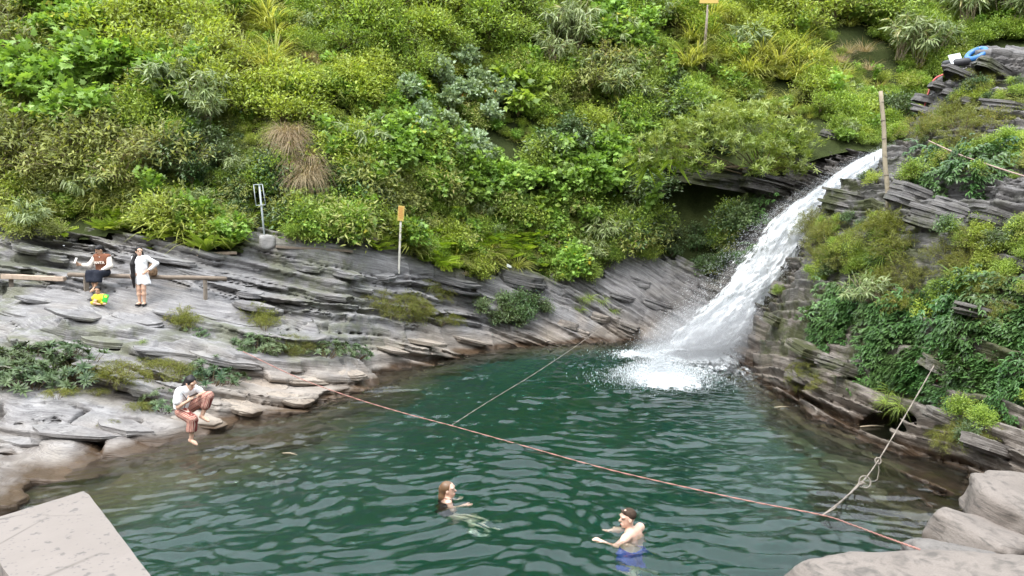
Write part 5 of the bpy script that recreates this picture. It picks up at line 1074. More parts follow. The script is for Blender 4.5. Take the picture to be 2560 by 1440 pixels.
# ------------------------------------------------------------------ benches, planks, posts, signs
def jit(P, a, seed): r = np.random.default_rng(abs(int(seed))); return [Vector(p) + Vector(r.normal(0, a, 3)) for p in P]
def beam(name, p, q, w, h, mat, parent=None, seed=0, org=None):
    """a plank or rail between two points, a little uneven"""
    p, q = Vector(p), Vector(q); d = q - p; o = org or Vector((0, 0, 0)); x = d.normalized(); y = Vector((0, 0, 1)).cross(x).normalized(); z = x.cross(y); n = 9; V = []; F = []; r = np.random.default_rng(abs(int(seed)))
    for i in range(n):
        c = p + d*i/(n - 1) - o + z*r.normal(0, h*.05) + y*r.normal(0, w*.03); k = 1 + r.normal(0, .03)
        V += [c + y*sy*w/2*k + z*sz*h/2*k for sy, sz in ((-1, -1), (1, -1), (1, 1), (-1, 1))]
    for i in range(n - 1):
        for k in range(4): F.append((4*i + k, 4*i + (k + 1) % 4, 4*i + 4 + (k + 1) % 4, 4*i + 4 + k))
    F += [(3, 2, 1, 0), tuple(4*n - 4 + k for k in range(4))]; m = MB().add(V, F); return m.build(name, mat, parent, bevel=min(w, h)*.12)
def bench(pxa, pya, pxb, pyb, legs, label, seat_mat, w, h, logseat):
    a, b = Vector(atY(pxa, pya, 19.2)), Vector(atY(pxb, pyb, 19.25)); e = empty('bench', ((a.x + b.x)/2, 19.2, drop((a.x + b.x)/2, 19.2))); o = e.location; tag(e, label, 'bench')
    if logseat: MB().tube(jit([a - o + (b - a)*i/8 for i in range(9)], .006, int(pxa)), [h*.5*(1 + .06*math.sin(i*2.3)) for i in range(9)], 9, True, .8).build('seat', seat_mat, e, True)
    else: beam('seat', a, b, w, h, seat_mat, e, int(pxa), o)
    for (lx, lw) in legs:
        tpt = a + (b - a)*((lx - pxa)/(pxb - pxa)); g0 = drop(tpt.x, tpt.y); x = tpt - o; m = MB(); m.tube(jit([(x.x, x.y, x.z - h*.3), (x.x, x.y - .01, (x.z + g0 - o.z)/2), (x.x, x.y, g0 - o.z - .12)], .006, lx), lw/2, 4); m.build('leg', M_post, e)
    return e
bench(172, 687, 566, 697, [(215, .15), (512, .11)], 'long grey log bench the girl sits on', M_wood, .3, .15, True)
bench(10, 691, 166, 697, [(28, .13), (146, .10)], 'short plank bench at the far left', M_paleplank, .28, .12, False)
bench(-140, 686, 16, 690, [(-60, .12)], 'plank bench cut off by the left edge of the picture', M_wood, .28, .12, False)
def plank(pa, pb, w, h, mat, label, lift=.05, seed=0):
    a, b = on(*pa), on(*pb); a.z += lift; b.z += lift; tag(beam('plank', a, b, w, h, mat, None, seed), label, 'plank')
plank((492, 645), (592, 640), .2, .08, M_paleplank, 'pale plank lying on the rocks right of the standing woman', .10, 1)
plank((690, 627), (880, 638), .22, .07, M_wood, 'long grey plank lying on top of the dark layered rock', .12, 2)
plank((842, 600), (948, 606), .2, .08, M_wood, 'dark plank lying at the foot of the greenery between the sign posts', .10, 3)
# empty sign frame on a pole
base = on(663, 607); top = Vector(atY(648, 462, base.y)); e = tag(empty('sign_frame', base), 'empty rectangular metal sign frame on a grey pole', 'sign frame'); d = top - base
MB().tube([(0, 0, -.1), d*.5, d], .028, 8).build('pole', M_metal, e, True)
fx = [(Vector(atY(px, py, base.y - .04)) - base) for px, py in ((634, 462), (656, 461), (664, 512), (640, 514))]
for i in range(4): MB().tube([fx[i], fx[(i + 1) % 4]], .013, 6).build('frame_bar', M_metal, e, True)
tag(stone('stone', (.42, .36, .42), M_slab, base + Vector((.06, -.05, .02)), (0, 0, .4), 71, .5, 0, None, 24, .06), 'concrete lump at the foot of the empty sign frame', 'stone')
# yellow notice on a white post
base = on(997, 676); top = Vector(atY(1003, 520, base.y)); e = tag(empty('notice_post', base), 'small yellow notice board on a white post', 'sign'); d = top - base
MB().box((d.x/2, 0, d.z/2 - .05), (.06, .06, d.length + .1), Matrix.Rotation(math.atan2(d.x, d.z), 3, 'Y')).build('post', M_white_post, e)
brd = MB().box((d.x, -.05, d.z - .17), (.20, .02, .47), Matrix.Rotation(R(5), 3, 'Y')).build('board', M_sign, e, bevel=.004)
for i in range(6): MB().box((d.x - .0, -.063, d.z + .0 - .062*i), (.15*(1 - .25*(i % 3 == 2)), .004, .014), Matrix.Rotation(R(5), 3, 'Y')).build('text_line', M_ink, brd)
# tall post with a yellow sign at the top edge
p0_ = on(1754, 172); base = p0_; top = Vector(atY(1769, 12, base.y - .1)); e = tag(empty('tall_sign_post', base), 'tall grey post carrying a yellow sign cut by the top edge', 'sign'); d = top - base
MB().tube([(0, 0, -.2), d*.5 + Vector((.02, 0, 0)), d], [.045, .04, .035], 7).build('post', M_post, e, True); MB().tube([(.14, 0, -.2), d*.55 + Vector((.07, -.02, 0)), d*.92 + Vector((.03, -.03, 0))], .022, 6).build('brace', M_post, e, True)
s_ = (1/FPX)*base.y; brd = MB().box((d.x + 4*s_, -.06, d.z + 46*s_), (46*s_, .03, 84*s_)).build('board', M_sign, e, bevel=.006)
for i in range(4): MB().box((d.x + 4*s_, -.08, d.z + (70 - i*16)*s_), (34*s_, .005, 5*s_)).build('text_line', M_ink, brd)
# bamboo pole and its stub on the outcrop
base = on(2221, 528); top = Vector(atY(2203, 228, base.y)); e = tag(empty('bamboo_pole', base), 'tall leaning bamboo pole standing on the outcrop before the waterfall', 'pole'); d = top - base
MB().tube([d*(i/10) + Vector((.012*math.sin(i*1.1), 0, -.1 if i == 0 else 0)) for i in range(11)], [.058 - .0012*i for i in range(11)], 10).build('cane', M_bamboo, e, True)
for i in range(1, 7): MB().tube([d*(i/6.6) - Vector((0, 0, .012)), d*(i/6.6) + Vector((0, 0, .012))], .062 - .0018*i, 10).build('node', M_post, e, True)
base = on(2256, 497); tag(MB().tube([(0, 0, -.1), (.01, 0, .14), (-.02, 0, .33)], [.045, .045, .04], 8).build('wooden_stub', M_post, None, True, base), 'short wooden stub standing right of the bamboo pole', 'stub')

# ------------------------------------------------------------------ ropes
def rope(name, pts, r, mat, label, twist=True, sub=10):
    P = []; pts = [Vector(p) for p in pts]
    for i in range(len(pts) - 1):
        a, b = pts[max(i - 1, 0)], pts[min(i + 2, len(pts) - 1)]; p, q = pts[i], pts[i + 1]
        for k in range(sub):
            t = k/sub; P.append(.5*((2*p) + (q - a)*t + (2*a - 5*p + 4*q - b)*t*t + (3*p - a - 3*q + b)*t**3))
    P.append(pts[-1]); o = P[0].copy(); e = tag(empty(name, o), label, 'rope')
    for s in range(2 if twist else 1):
        Q_ = []
        for i, p in enumerate(P):
            t = (P[min(i + 1, len(P) - 1)] - P[max(i - 1, 0)]).normalized(); a = t.cross(Vector((0, 0, 1))).normalized(); c = t.cross(a); w = i*1.25 + s*math.pi; Q_.append(p - o + (a*math.cos(w) + c*math.sin(w))*r*.55*(1 if twist else 0))
        MB().tube(Q_, r*(.72 if twist else 1), 6).build('strand', mat, e, True)
    return e
R0 = on(608, 884); E1 = Vector((3.7, 6.95, .72)); J1 = Vector(atZ(1128, 1064, .06)); J2 = Vector(atZ(2056, 1288, .05))
rope('main_rope', [R0 + Vector((0, 0, .05)), Vector(atY(740, 942, 16.6)), Vector(atZ(870, 990, .28)), Vector(atZ(1000, 1030, .12)), J1, Vector(atZ(1300, 1112, .03)), Vector(atZ(1500, 1168, .02)), Vector(atZ(1700, 1215, .02)), Vector(atZ(1880, 1254, .03)), J2, Vector(atY(2130, 1312, 8.6)), Vector(atY(2200, 1338, 7.5)), Vector(atY(2250, 1356, 6.95)), Vector(atY(2300, 1374, 6.75))], .009, M_rope, 'long pink rope stretched across the pool from bank to boulder', True, 14)
rope('side_rope', [on(1512, 815) + Vector((0, -.05, .06)), Vector(atY(1440, 865, 22.5)), Vector(atZ(1340, 932, .12)), Vector(atZ(1220, 1005, .06)), J1], .008, M_rope2, 'thin grey rope from the far rocks to the long pink rope', True, 12)
T3 = on(2345, 905) + Vector((-.05, -.06, .05)); K3 = Vector(atY(2195, 1152, 11.2)); K4 = Vector(atY(2152, 1208, 10.8)); M3 = T3*.5 + K3*.5
e = rope('tether_rope', [T3, M3 + Vector((0, 0, -.02)), K3, K4, Vector(atZ(2100, 1255, .12)), J2], .0095, M_rope2, 'grey rope with knots and loops from the outcrop down to the pink rope', True, 10)
o = Vector(e.location)
def ringpts(c, r, tilt, n=18): return [Vector(c) + Vector((math.cos(a)*r, math.sin(a)*r*tilt, math.sin(a)*r)) for a in [i*6.283/n for i in range(n + 1)]]
MB().tube([p - o for p in ringpts(K3, .045, .3)], .012, 6, False).build('knot', M_rope2, e, True)
MB().tube([p - o for p in ringpts(K4 + Vector((.06, 0, .02)), .085, .3)], .010, 6, False).build('loop', M_rope2, e, True)
MB().tube([p - o for p in [K3, K3 + Vector((.02, 0, -.16)), K3 + Vector((-.0, 0, -.30)), K3 + Vector((-.09, 0, -.36)), K4 + Vector((.12, 0, .0))]], .009, 6, False).build('loose_end', M_rope2, e, True)
MB().tube([p - o for p in jit(ringpts(K4, .03, .6, 14), .012, 3)], .012, 6, False).build('knot', M_rope2, e, True)
MB().tube([p - o for p in [K4 + Vector((-.02, 0, .01)), Vector(atY(2120, 1238, 10.5)), Vector(atZ(2085, 1272, .1)), J2]], .009, 6, False).build('second_strand', M_rope2, e, True)
MB().tube([p - o for p in [T3 + Vector((-.01, -.02, -.10)), T3 + Vector((.0, -.05, -.26)), T3 + Vector((-.03, -.06, -.40))]], .014, 6, False).build('red_tie', M_pink, e, True)
MB().tube([p - o for p in ringpts(T3 + Vector((0, 0, -.03)), .07, .2)], .010, 6, False).build('loop', M_rope2, e, True)
rope('hose', [Vector(atY(2322, 352, 17.8)), Vector(atY(2390, 383, 16.6)), Vector(atY(2460, 408, 15.5)), Vector(atY(2560, 440, 14.2)), Vector(atY(2640, 458, 13.6))], .016, M_hose, 'long pinkish hose hanging across the slope at the right', False)
rope('red_cord', [ridge(2300, 186) + Vector((0, -.1, .06)), ridge(2325, 174) + Vector((0, -.1, .06)), ridge(2352, 162) + Vector((0, -.1, .06))], .022, M_pink, 'red cord lying on the left end of the rocky ridge', False, 6)

# ------------------------------------------------------------------ swim rings and board on the ridge, bag on the bench
def torus(name, c, R_, r, rot, mat, parent=None, n=32, k=12, sq=1.0):
    V = []; F = []
    for i in range(n):
        a = i*2*math.pi/n
        for j in range(k): b = j*2*math.pi/k; V.append(((R_ + r*math.cos(b))*math.cos(a), (R_ + r*math.cos(b))*math.sin(a), r*math.sin(b)*sq))
    for i in range(n):
        for j in range(k): F.append((i*k + j, ((i + 1) % n)*k + j, ((i + 1) % n)*k + (j + 1) % k, i*k + (j + 1) % k))
    m = MB().add(V, F); return m.build(name, mat, parent, True, c, rot)
rp = ridge(2410, 150); ring = torus('inner_tube', rp + Vector((.05, .25, .12)), .36, .10, (R(8), R(-6), 0), M_rubber); tag(ring, 'black inner tube lying on the rocky ridge', 'swim ring')
MB().tube([(.26, 0, .02), (.22, 0, .10)], .012, 6).build('valve', M_metal, ring, True)
rp2 = ridge(2452, 146); ring = torus('swim_ring', rp2 + Vector((.0, .2, .16)), .22, .075, (R(20), R(-38), 0), M_bluevinyl); tag(ring, 'blue swim ring leaning at the right end of the black tube', 'swim ring')
MB().tube([(.15, 0, .06), (.15, 0, .10)], .012, 6).build('valve', M_metal, ring, True)
bp = ridge(2395, 150); bo = MB().box((0, 0, 0), (.36, .02, .27)).build('white_board', M_board, None, loc=bp + Vector((-.02, .10, .27)), rot=(R(-14), R(-12), R(8)), bevel=.004); tag(bo, 'blank white board propped up behind the black inner tube', 'board')
MB().tube([(0, .01, -.05), (.0, .14, -.30)], .012, 6).build('prop', M_post, bo, True)
bg_ = atY(383, 691, 19.15); V_, F_ = None, None
def bag():
    n = 14; V = []; F = []
    for j in range(9):
        v = j/8; w = .125*(math.sin(math.pi*min(.5, v*1.6 + .12))**.6)*(1 - .45*v**2.5); dd = .075*(1 - .55*v**1.5)
        for i in range(n): a = i*2*math.pi/n; V.append((w*math.copysign(abs(math.cos(a))**.7, math.cos(a)) + .01*math.sin(j*2.1 + i), dd*math.copysign(abs(math.sin(a))**.7, math.sin(a)), v*.32))
    for j in range(8):
        for i in range(n): F.append((j*n + i, j*n + (i + 1) % n, (j + 1)*n + (i + 1) % n, (j + 1)*n + i))
    F += [tuple(range(n))[::-1], tuple(8*n + i for i in range(n))]; return MB().add(V, F)
bo = bag().build('cloth_bag', M_bag, None, True, (bg_[0], bg_[1] - .02, bg_[2] + .02)); tag(bo, 'small brown cloth bag on the bench right of the standing woman', 'bag')
MB().tube([(-.07, -.02, .29), (-.05, -.04, .37), (.04, -.04, .38), (.07, -.02, .29)], .010, 6).build('handle', M_bag, bo, True)
MB().box((0, -.078, .12), (.14, .02, .12)).build('pocket', M_bag, bo, bevel=.008)
# slippers by the toddler
for i, (px, py) in enumerate(((228, 752), (236, 754))):
    sp_ = on(px, py); s = MB().tube([(0, -.10, .012), (0, 0, .012), (0, .11, .012)], [.032, .036, .030], 10, True, .35).build('slipper', M_rubber, None, True, sp_ + Vector((0, 0, .015)), (0, 0, R(70 + 20*i))); tag(s, ['dark slipper on the rock at the bench leg, left of the pair', 'dark slipper on the rock at the bench leg, right of the pair'][i], 'slipper')
    MB().tube([(-.032, .03, .02), (0, .04, .05), (.032, .03, .02)], .008, 6).build('strap', M_rubber, s, True)
# floating twigs
for i, (px, py, l, a, lab) in enumerate(((2180, 1066, .5, 5, 'pale twig floating at the mouth of the water cave'), (1955, 1018, .35, 8, 'short twig floating by the foot of the outcrop'), (725, 1135, .3, -20, 'reddish twig floating off the left bank'))):
    c = Vector(atZ(px, py, .015)); d = Vector((math.cos(R(a)), math.sin(R(a)), 0))*l/2; tw = MB().tube([-d, Vector((0, .02, .01)), d], [.012, .014, .006], 6).build('twig', M_twig, None, True, c); tag(tw, lab, 'twig'); MB().tube([d*.2, d*.5 + Vector((.02, .08, .01))], [.007, .003], 5).build('side_shoot', M_twig, tw, True)
# ------------------------------------------------------------------ people: one continuous skin each, clothes and hair over it
def nets(h, org, vx):
    ins = h > 0; nx, ny, nz = h.shape; c = np.zeros((nx - 1, ny - 1, nz - 1), np.int8)
    for a in (0, 1):
        for b in (0, 1):
            for d in (0, 1): c += ins[a:nx - 1 + a, b:ny - 1 + b, d:nz - 1 + d]
    I, J, K = np.nonzero((c > 0) & (c < 8)); acc = np.zeros((len(I), 3)); cnt = np.zeros(len(I)); base = np.stack([I, J, K], -1)
    for ax in range(3):
        o1, o2 = [k for k in range(3) if k != ax]
        for u in (0, 1):
            for v in (0, 1):
                p = np.zeros(3, int); p[o1] = u; p[o2] = v; q = p.copy(); q[ax] = 1
                ha = h[tuple((base + p).T)]; hb = h[tuple((base + q).T)]; mm = (ha > 0) != (hb > 0)
                t = np.where(mm, ha/(ha - hb + 1e-12), 0); acc += (p[None] + t[:, None]*(q - p)[None])*mm[:, None]; cnt += mm
    V = (base + acc/cnt[:, None])*vx + org; cid = np.full(c.shape, -1); cid[I, J, K] = np.arange(len(I)); F = []
    for ax in range(3):
        nb = [slice(1, -1)]*3; nb[ax] = slice(2, None); B = [w + 1 for w in np.nonzero(ins[1:-1, 1:-1, 1:-1] != ins[tuple(nb)])]; o1, o2 = [(1, 2), (2, 0), (0, 1)][ax]
        def cell(u, v):
            w = [x.copy() for x in B]; w[o1] -= u; w[o2] -= v; return cid[w[0], w[1], w[2]]
        q = np.stack([cell(0, 0), cell(1, 0), cell(1, 1), cell(0, 1)], -1); q = np.where(ins[B[0], B[1], B[2]][:, None], q, q[:, ::-1]); F.append(q[(q >= 0).all(1)])
    return V, np.concatenate(F)
def cap(a, b, ra, rb=None, k=.025): return ('c', np.array(a, float), np.array(b, float), ra, ra if rb is None else rb, k)
def ell(c, r, M=None, k=.02): return ('e', np.array(c, float), np.array(r, float), np.eye(3) if M is None else np.array(M), k)
def solid(prims, vx=.009, cut=None, wrinkle=0, seed=0):
    lo = np.min([np.minimum(p[1] - p[3], p[2] - p[4]) if p[0] == 'c' else p[1] - max(p[2]) for p in prims], 0) - .04
    hi = np.max([np.maximum(p[1] + p[3], p[2] + p[4]) if p[0] == 'c' else p[1] + max(p[2]) for p in prims], 0) + .04
    n = np.ceil((hi - lo)/vx).astype(int) + 1; ax = [lo[i] + np.arange(n[i])*vx for i in range(3)]; D = np.full(n, .5)
    for p in prims:
        if p[0] == 'c': pl = np.minimum(p[1] - p[3], p[2] - p[4]) - .06; ph = np.maximum(p[1] + p[3], p[2] + p[4]) + .06
        else: pl = p[1] - max(p[2]) - .06; ph = p[1] + max(p[2]) + .06
        s = [slice(max(0, int((pl[i] - lo[i])/vx)), min(n[i], int((ph[i] - lo[i])/vx) + 2)) for i in range(3)]
        X, Y, Zz = np.meshgrid(ax[0][s[0]], ax[1][s[1]], ax[2][s[2]], indexing='ij'); Pp = np.stack([X, Y, Zz], -1)
        if p[0] == 'c':
            ab = p[2] - p[1]; t = np.clip(((Pp - p[1]) @ ab)/(ab @ ab + 1e-9), 0, 1); d = np.linalg.norm(Pp - p[1] - t[..., None]*ab, axis=-1) - (p[3] + (p[4] - p[3])*t)
        else:
            q = (Pp - p[1]) @ p[3]; l = np.linalg.norm(q/p[2], axis=-1); d = (l - 1)*np.min(p[2])*(.55 + .45*np.mean(p[2])/np.min(p[2]))
        k = p[-1]; a = D[tuple(s)]; hh = np.clip(.5 + .5*(a - d)/k, 0, 1); D[tuple(s)] = a*(1 - hh) + d*hh - k*hh*(1 - hh)
    if cut is not None or wrinkle:
        X, Y, Zz = np.meshgrid(*ax, indexing='ij')
        if wrinkle: D = D + wrinkle*fbm(X*14 + seed, Y*14, Zz*9, o=2)
        if cut is not None: D = np.maximum(D, cut(X, Y, Zz))
    return nets(-D, lo, vx)
def skin_mat(name, col):
    t = NT(name); g = t.n('ShaderNodeTexCoord').outputs['Object']; c = t.mix(t.noise(g, 18, 4, .6), tuple(v*.86 for v in col), tuple(min(1, v*1.1) for v in col))
    b = t.bsdf(c, .5, None, .4); b.inputs['Subsurface Weight'].default_value = .12; b.inputs['Subsurface Radius'].default_value = (.02, .008, .004); return t.done(b)
SK1, SK2, SK3 = skin_mat('skin_light', (.62, .40, .29)), skin_mat('skin_tan', (.48, .29, .19)), skin_mat('skin_pale', (.66, .43, .33))
M_hair = plain('black_hair', (.012, .010, .011), .5, .3, .5, 60); M_brown_hair = plain('wet_brown_hair', (.15, .085, .045), .4, .5, .5, 50); M_dark_hair = plain('short_dark_hair', (.055, .038, .028), .85, .12, .7, 70)
M_wcloth = plain('white_cloth', (.82, .82, .83), .85, .2, .04, 25); M_cream = plain('cream_cloth', (.68, .62, .55), .85, .2, .08, 25); M_brown = plain('brown_cloth', (.20, .085, .05), .9, .15, .15, 25)
M_navy = plain('dark_trousers', (.022, .025, .036), .9, .15, .3, 25); M_yel = plain('yellow_cloth', (.72, .62, .06), .85, .2, .08, 25); M_shoe = plain('black_shoe', (.02, .02, .022), .5, .4, .2, 30)
M_eye = plain('dark_eye', (.015, .01, .008), .3, .5, .1); M_lip = plain('lip', (.45, .14, .12), .45, .4, .1); M_blue = plain('blue_swim_shorts', (.02, .06, .32), .8, .2, .2, 20); M_swim = plain('black_swimsuit', (.012, .012, .014), .6, .3, .2)
M_phone = plain('phone_case', (.07, .045, .04), .35, .5, .1); M_phone2 = plain('pale_phone_case', (.55, .52, .5), .35, .5, .1)
M_packet = plain('green_packet', (.04, .45, .06), .35, .5, .15, 12)
def stripes():
    t = NT('striped_trousers'); a = t.attr('stripe').outputs['Fac']; s = t.math('SINE', t.math('MULTIPLY', a, 330.0)); s2 = t.math('SINE', t.math('MULTIPLY', a, 90.0))
    x = t.n('ShaderNodeMath', operation='MULTIPLY_ADD'); t.l(s, x.inputs[0]); x.inputs[1].default_value = .5; x.inputs[2].default_value = .5
    c = t.ramp(x.outputs[0], [(0, (.24, .055, .045)), (.5, (.36, .10, .075)), (.72, (.60, .38, .30)), (.95, (.70, .52, .42))]); c = t.mix(t.ramp(s2, [(.55, 0), (.8, .5)]), c, (.10, .03, .03))
    return t.done(t.bsdf(c, .9, None, .15))
M_stripe = stripes()
def basis(f, up=(0, 0, 1)):
    f = nrm(np.array(f, float)); s = nrm(np.cross(f, up)); u = np.cross(s, f); return s, f, u          # side, forward, up
def head_prims(c, f, tilt_up=(0, 0, 1), k=1.0):
    s, f, u = basis(f, tilt_up); M = np.stack([s, f, u], -1); c = np.array(c, float); A_ = lambda x, y, z: c + k*(x*s + y*f + z*u)
    P = [ell(A_(0, -.008, .025), np.array([.074, .092, .088])*k, M, .02*k), ell(A_(0, .018, -.042), np.array([.056, .066, .072])*k, M, .025*k), cap(A_(0, .084, .005), A_(0, .104, -.022), .010*k, .014*k, .012*k), cap(A_(-.022, .078, -.068), A_(.022, .078, -.068), .012*k, None, .012*k), ell(A_(0, .062, -.100), np.array([.025, .022, .02])*k, M, .02*k), cap(A_(-.05, .07, .03), A_(.05, .07, .03), .016*k, None, .012*k)]
    for e in (-1, 1): P.append(ell(A_(e*.076, -.008, -.018), np.array([.010, .022, .032])*k, M, .008*k))
    return P, A_, M
def hand_prims(w, d, nm, L=.16, spread=.25, curl=.5, thumb=1):
    """palm from the wrist along d, back of the hand looking along nm; five bent fingers of unequal length"""
    d = nrm(np.array(d, float)); nm = np.array(nm, float); nm = nrm(nm - d*(nm @ d)); s = np.cross(d, nm)*thumb; w = np.array(w, float); P = [cap(w, w + d*L*.22, .023, .026, .012)]
    for i, (o, l) in enumerate(((-.024, .40), (-.008, .46), (.009, .43), (.024, .34))):
        b = w + d*L*.44 + s*o; m = b + (d + s*o*spread*8)*L*l*.55 - nm*curl*.018; e = m + (d*(1 - curl*.6) - nm*curl*.9)*L*l*.5
        P += [cap(w + d*L*.12 + s*o*.8, b, .0125, .0105, .008), cap(b, m, .0105, .0095, .005), cap(m, e, .0095, .008, .005)]
    b = w + d*L*.14 - s*.024; m = b + (d*.55 - s*.75)*L*.26; P += [cap(b, m, .0125, .0105, .008), cap(m, m + (d*.9 - s*.25 - nm*curl*.3)*L*.22, .0105, .0085, .005)]
    return P
def body_prims(J, g=1.0, fem=True):
    """skin of the trunk and limbs from joint places"""
    v = lambda n: np.array(J[n], float); w = .055*g; sh = nrm(v('sr') - v('sl')); hp = nrm(v('hr') - v('hl')); P = []
    for e in (-1, 1):
        P += [cap(v('pelvis') + hp*e*.055*g, v('waist') + (hp + sh)*.5*e*.040*g, .095*g, .082*g, .05), cap(v('waist') + (hp + sh)*.5*e*.04*g, v('chest') + sh*e*.055*g, .082*g, .092*g, .05), cap(v('chest') + sh*e*.05*g, v('neck') + sh*e*.03 - np.array([0, 0, .05])*g, .088*g, .05*g, .05)]
    P += [cap(v('sl'), v('sr'), .048*g, None, .05), cap(v('neck') - np.array([0, 0, .03])*g, v('head') - (v('head') - v('neck'))*.25, .046*g, .044*g, .025), cap(v('hl'), v('hr'), .085*g, None, .05)]
    for a in 'lr':
        P += [cap(v('s' + a), v('e' + a), .046*g, .036*g, .03), cap(v('e' + a), v('w' + a), .037*g, .025*g, .02)]
        P += [cap(v('h' + a), v('k' + a), .082*g, .052*g, .035), cap(v('k' + a), v('k' + a)*.62 + v('a' + a)*.38, .050*g, .050*g, .03), cap(v('k' + a)*.62 + v('a' + a)*.38, v('a' + a), .050*g, .032*g, .03)]
        ft = nrm(v('t' + a) - v('a' + a)); P += [cap(v('a' + a) - np.array([0, 0, .025])*g - ft*.03*g, v('t' + a) - ft*.05*g, .034*g, .030*g, .02), cap(v('t' + a) - ft*.06*g, v('t' + a), .032*g, .022*g, .02)]
    return P
def person(J, loc, face, label, skin, hands, g=1.0, vx=.009, headk=1.0, headup=(0, 0, 1), rz=0):
    root = empty('person', loc, rz); tag(root, label, 'person'); P = body_prims(J, g); hpms, A_, M = head_prims(J['head'], face, headup, headk); P += hpms
    for h in hands: P += h
    V, F = solid(P, vx); put('body', mesh('body', V, F, skin, True), root)
    for e in (-1, 1):
        V, F = solid([ell(A_(e*.031, .080, .004), np.array([.0095, .006, .0045])*headk, M)], .0035); put('eye', mesh('eye', V, F, M_eye, True), root)
    V, F = solid([ell(A_(0, .0895, -.068), np.array([.022, .007, .008])*headk, M)], .0035); put('mouth', mesh('mouth', V, F, M_lip, True), root)
    return root, A_, M
def garment(root, name, prims, mat, vx=.010, cut=None, wr=.006, attrs=None, seed=0):
    V, F = solid(prims, vx, cut, wr, seed); return put(name, mesh(name, V, F, mat, True, attrs(V) if attrs else None), root)
def grow(J, segs, k=.03): return [cap(J[a] if isinstance(a, str) else a, J[b] if isinstance(b, str) else b, ra, rb, k) for a, b, ra, rb in segs]
def trunk(J, off, g=1.0, lowz=None):
    v = lambda n: np.array(J[n], float); sh = nrm(v('sr') - v('sl')); hp = nrm(v('hr') - v('hl')); P = []
    for e in (-1, 1): P += [cap(v('pelvis') + hp*e*.055*g, v('waist') + (hp + sh)*.5*e*.045*g, .098*g + off, .085*g + off, .06), cap(v('waist') + (hp + sh)*.5*e*.045*g, v('chest') + sh*e*.06*g, .085*g + off, .095*g + off, .06), cap(v('chest') + sh*e*.05*g, v('neck') + sh*e*.05*g - np.array([0, 0, .06])*g, .09*g + off, .055*g + off, .05)]
    return P + [cap(v('sl'), v('sr'), .052*g + off, None, .05)]

# --- standing woman in white, hand on hip, hair to her knees
p0, _ = hit(355, 764); p0 = p0 or Vector(atY(355, 764, 18.5)); ST = Vector((p0.x, p0.y, p0.z))
J = dict(pelvis=(0, 0, .83), waist=(.01, 0, .98), chest=(.0, 0, 1.12), neck=(-.01, 0, 1.27), head=(-.015, -.02, 1.385), sl=(-.15, .0, 1.215), sr=(.15, 0, 1.215), el=(-.215, .03, .985), wl=(-.235, .0, .785), er=(.385, .06, 1.075), wr=(.235, -.06, .915), hl=(-.075, 0, .80), hr=(.075, 0, .80), kl=(-.062, -.02, .43), kr=(.070, -.02, .43), al=(-.055, .01, .075), ar=(.062, .01, .075), tl=(-.075, -.14, .03), tr=(.085, -.14, .03))
hd = [hand_prims((-.235, 0, .785), (-.05, -.10, -1), (-1, 0, 0), curl=.6), hand_prims((.235, -.06, .915), (-.8, -.25, -.5), (0, -1, .2), curl=.3)]
pr, A_, M = person(J, ST, (.62, -.75, -.02), 'standing woman in white jacket and skirt with very long black hair, hand on hip', SK1, hd)
garment(pr, 'jacket', trunk(J, .012) + grow(J, [('sl', 'el', .060, .050), ('el', (-.233, .003, .82), .050, .040), ('sr', 'er', .060, .052), ('er', (.262, -.045, .935), .052, .040)]), M_wcloth, cut=lambda x, y, z: np.where((x < -.165) | (x > .185), -1, .885 - z))
sk = []
for e in (-1, -.5, 0, .5, 1): sk += [cap((e*.055, 0, .93), (e*.155 + .01, -.015 + .03*abs(e), .57), .095, .075, .05)]
garment(pr, 'skirt', sk, M_wcloth, cut=lambda x, y, z: np.maximum(.545 + .02*np.sin(x*40) - z, z - .96))
garment(pr, 'hair', [ell(A_(0, -.022, .035), (.088, .098, .092), M, .02), cap(A_(-.03, -.05, .02), A_(-.075, -.02, -.12), .062, .05, .03), cap((-.105, -.045, 1.26), (-.150, -.10, 1.05), .062, .058, .03), cap((-.150, -.10, 1.05), (-.145, -.115, .75), .058, .052, .03), cap((-.145, -.115, .75), (-.13, -.10, .47), .052, .022, .03)], M_hair, cut=lambda x, y, z: np.where(z > 1.285, ((np.stack([x, y, z], -1) - A_(0, .034, 0)) @ M[:, 1])*.8 - .02 - .35*np.maximum(0, ((np.stack([x, y, z], -1) - A_(0, .034, .055)) @ M[:, 2])), -1), wr=.004)
for a in 'lr':
    t_ = np.array(J['t' + a]); a_ = np.array(J['a' + a]); garment(pr, 'shoe', [cap(a_ + (0, .02, -.042), t_ + (0, .0, -.006), .040, .034, .02)], M_shoe, cut=lambda x, y, z: z - .055, wr=0)

# --- girl on the bench looking at her phone
SEAT_Y = 19.15; bq = atY(257, 690, SEAT_Y); BT = Vector((bq[0], bq[1], bq[2]))
J = dict(pelvis=(0, .03, .10), waist=(0, .02, .26), chest=(0, -.01, .40), neck=(-.005, -.03, .555), head=(-.03, -.06, .69), sl=(-.155, -.01, .505), sr=(.155, -.01, .505), el=(-.275, -.10, .27), wl=(-.445, -.22, .30), er=(.245, -.08, .27), wr=(.10, -.24, .155), hl=(-.085, 0, .095), hr=(.085, 0, .095), kl=(-.115, -.38, .085), kr=(.115, -.38, .085), al=(-.005, -.40, -.26), ar=(.035, -.46, -.30), tl=(.03, -.52, -.34), tr=(.0, -.58, -.37))
hd = [hand_prims((-.445, -.22, .30), (-.75, -.35, .45), (-.2, -1, -.2), curl=.8), hand_prims((.10, -.24, .155), (-.8, -.4, -.1), (0, -.2, 1), curl=.5)]
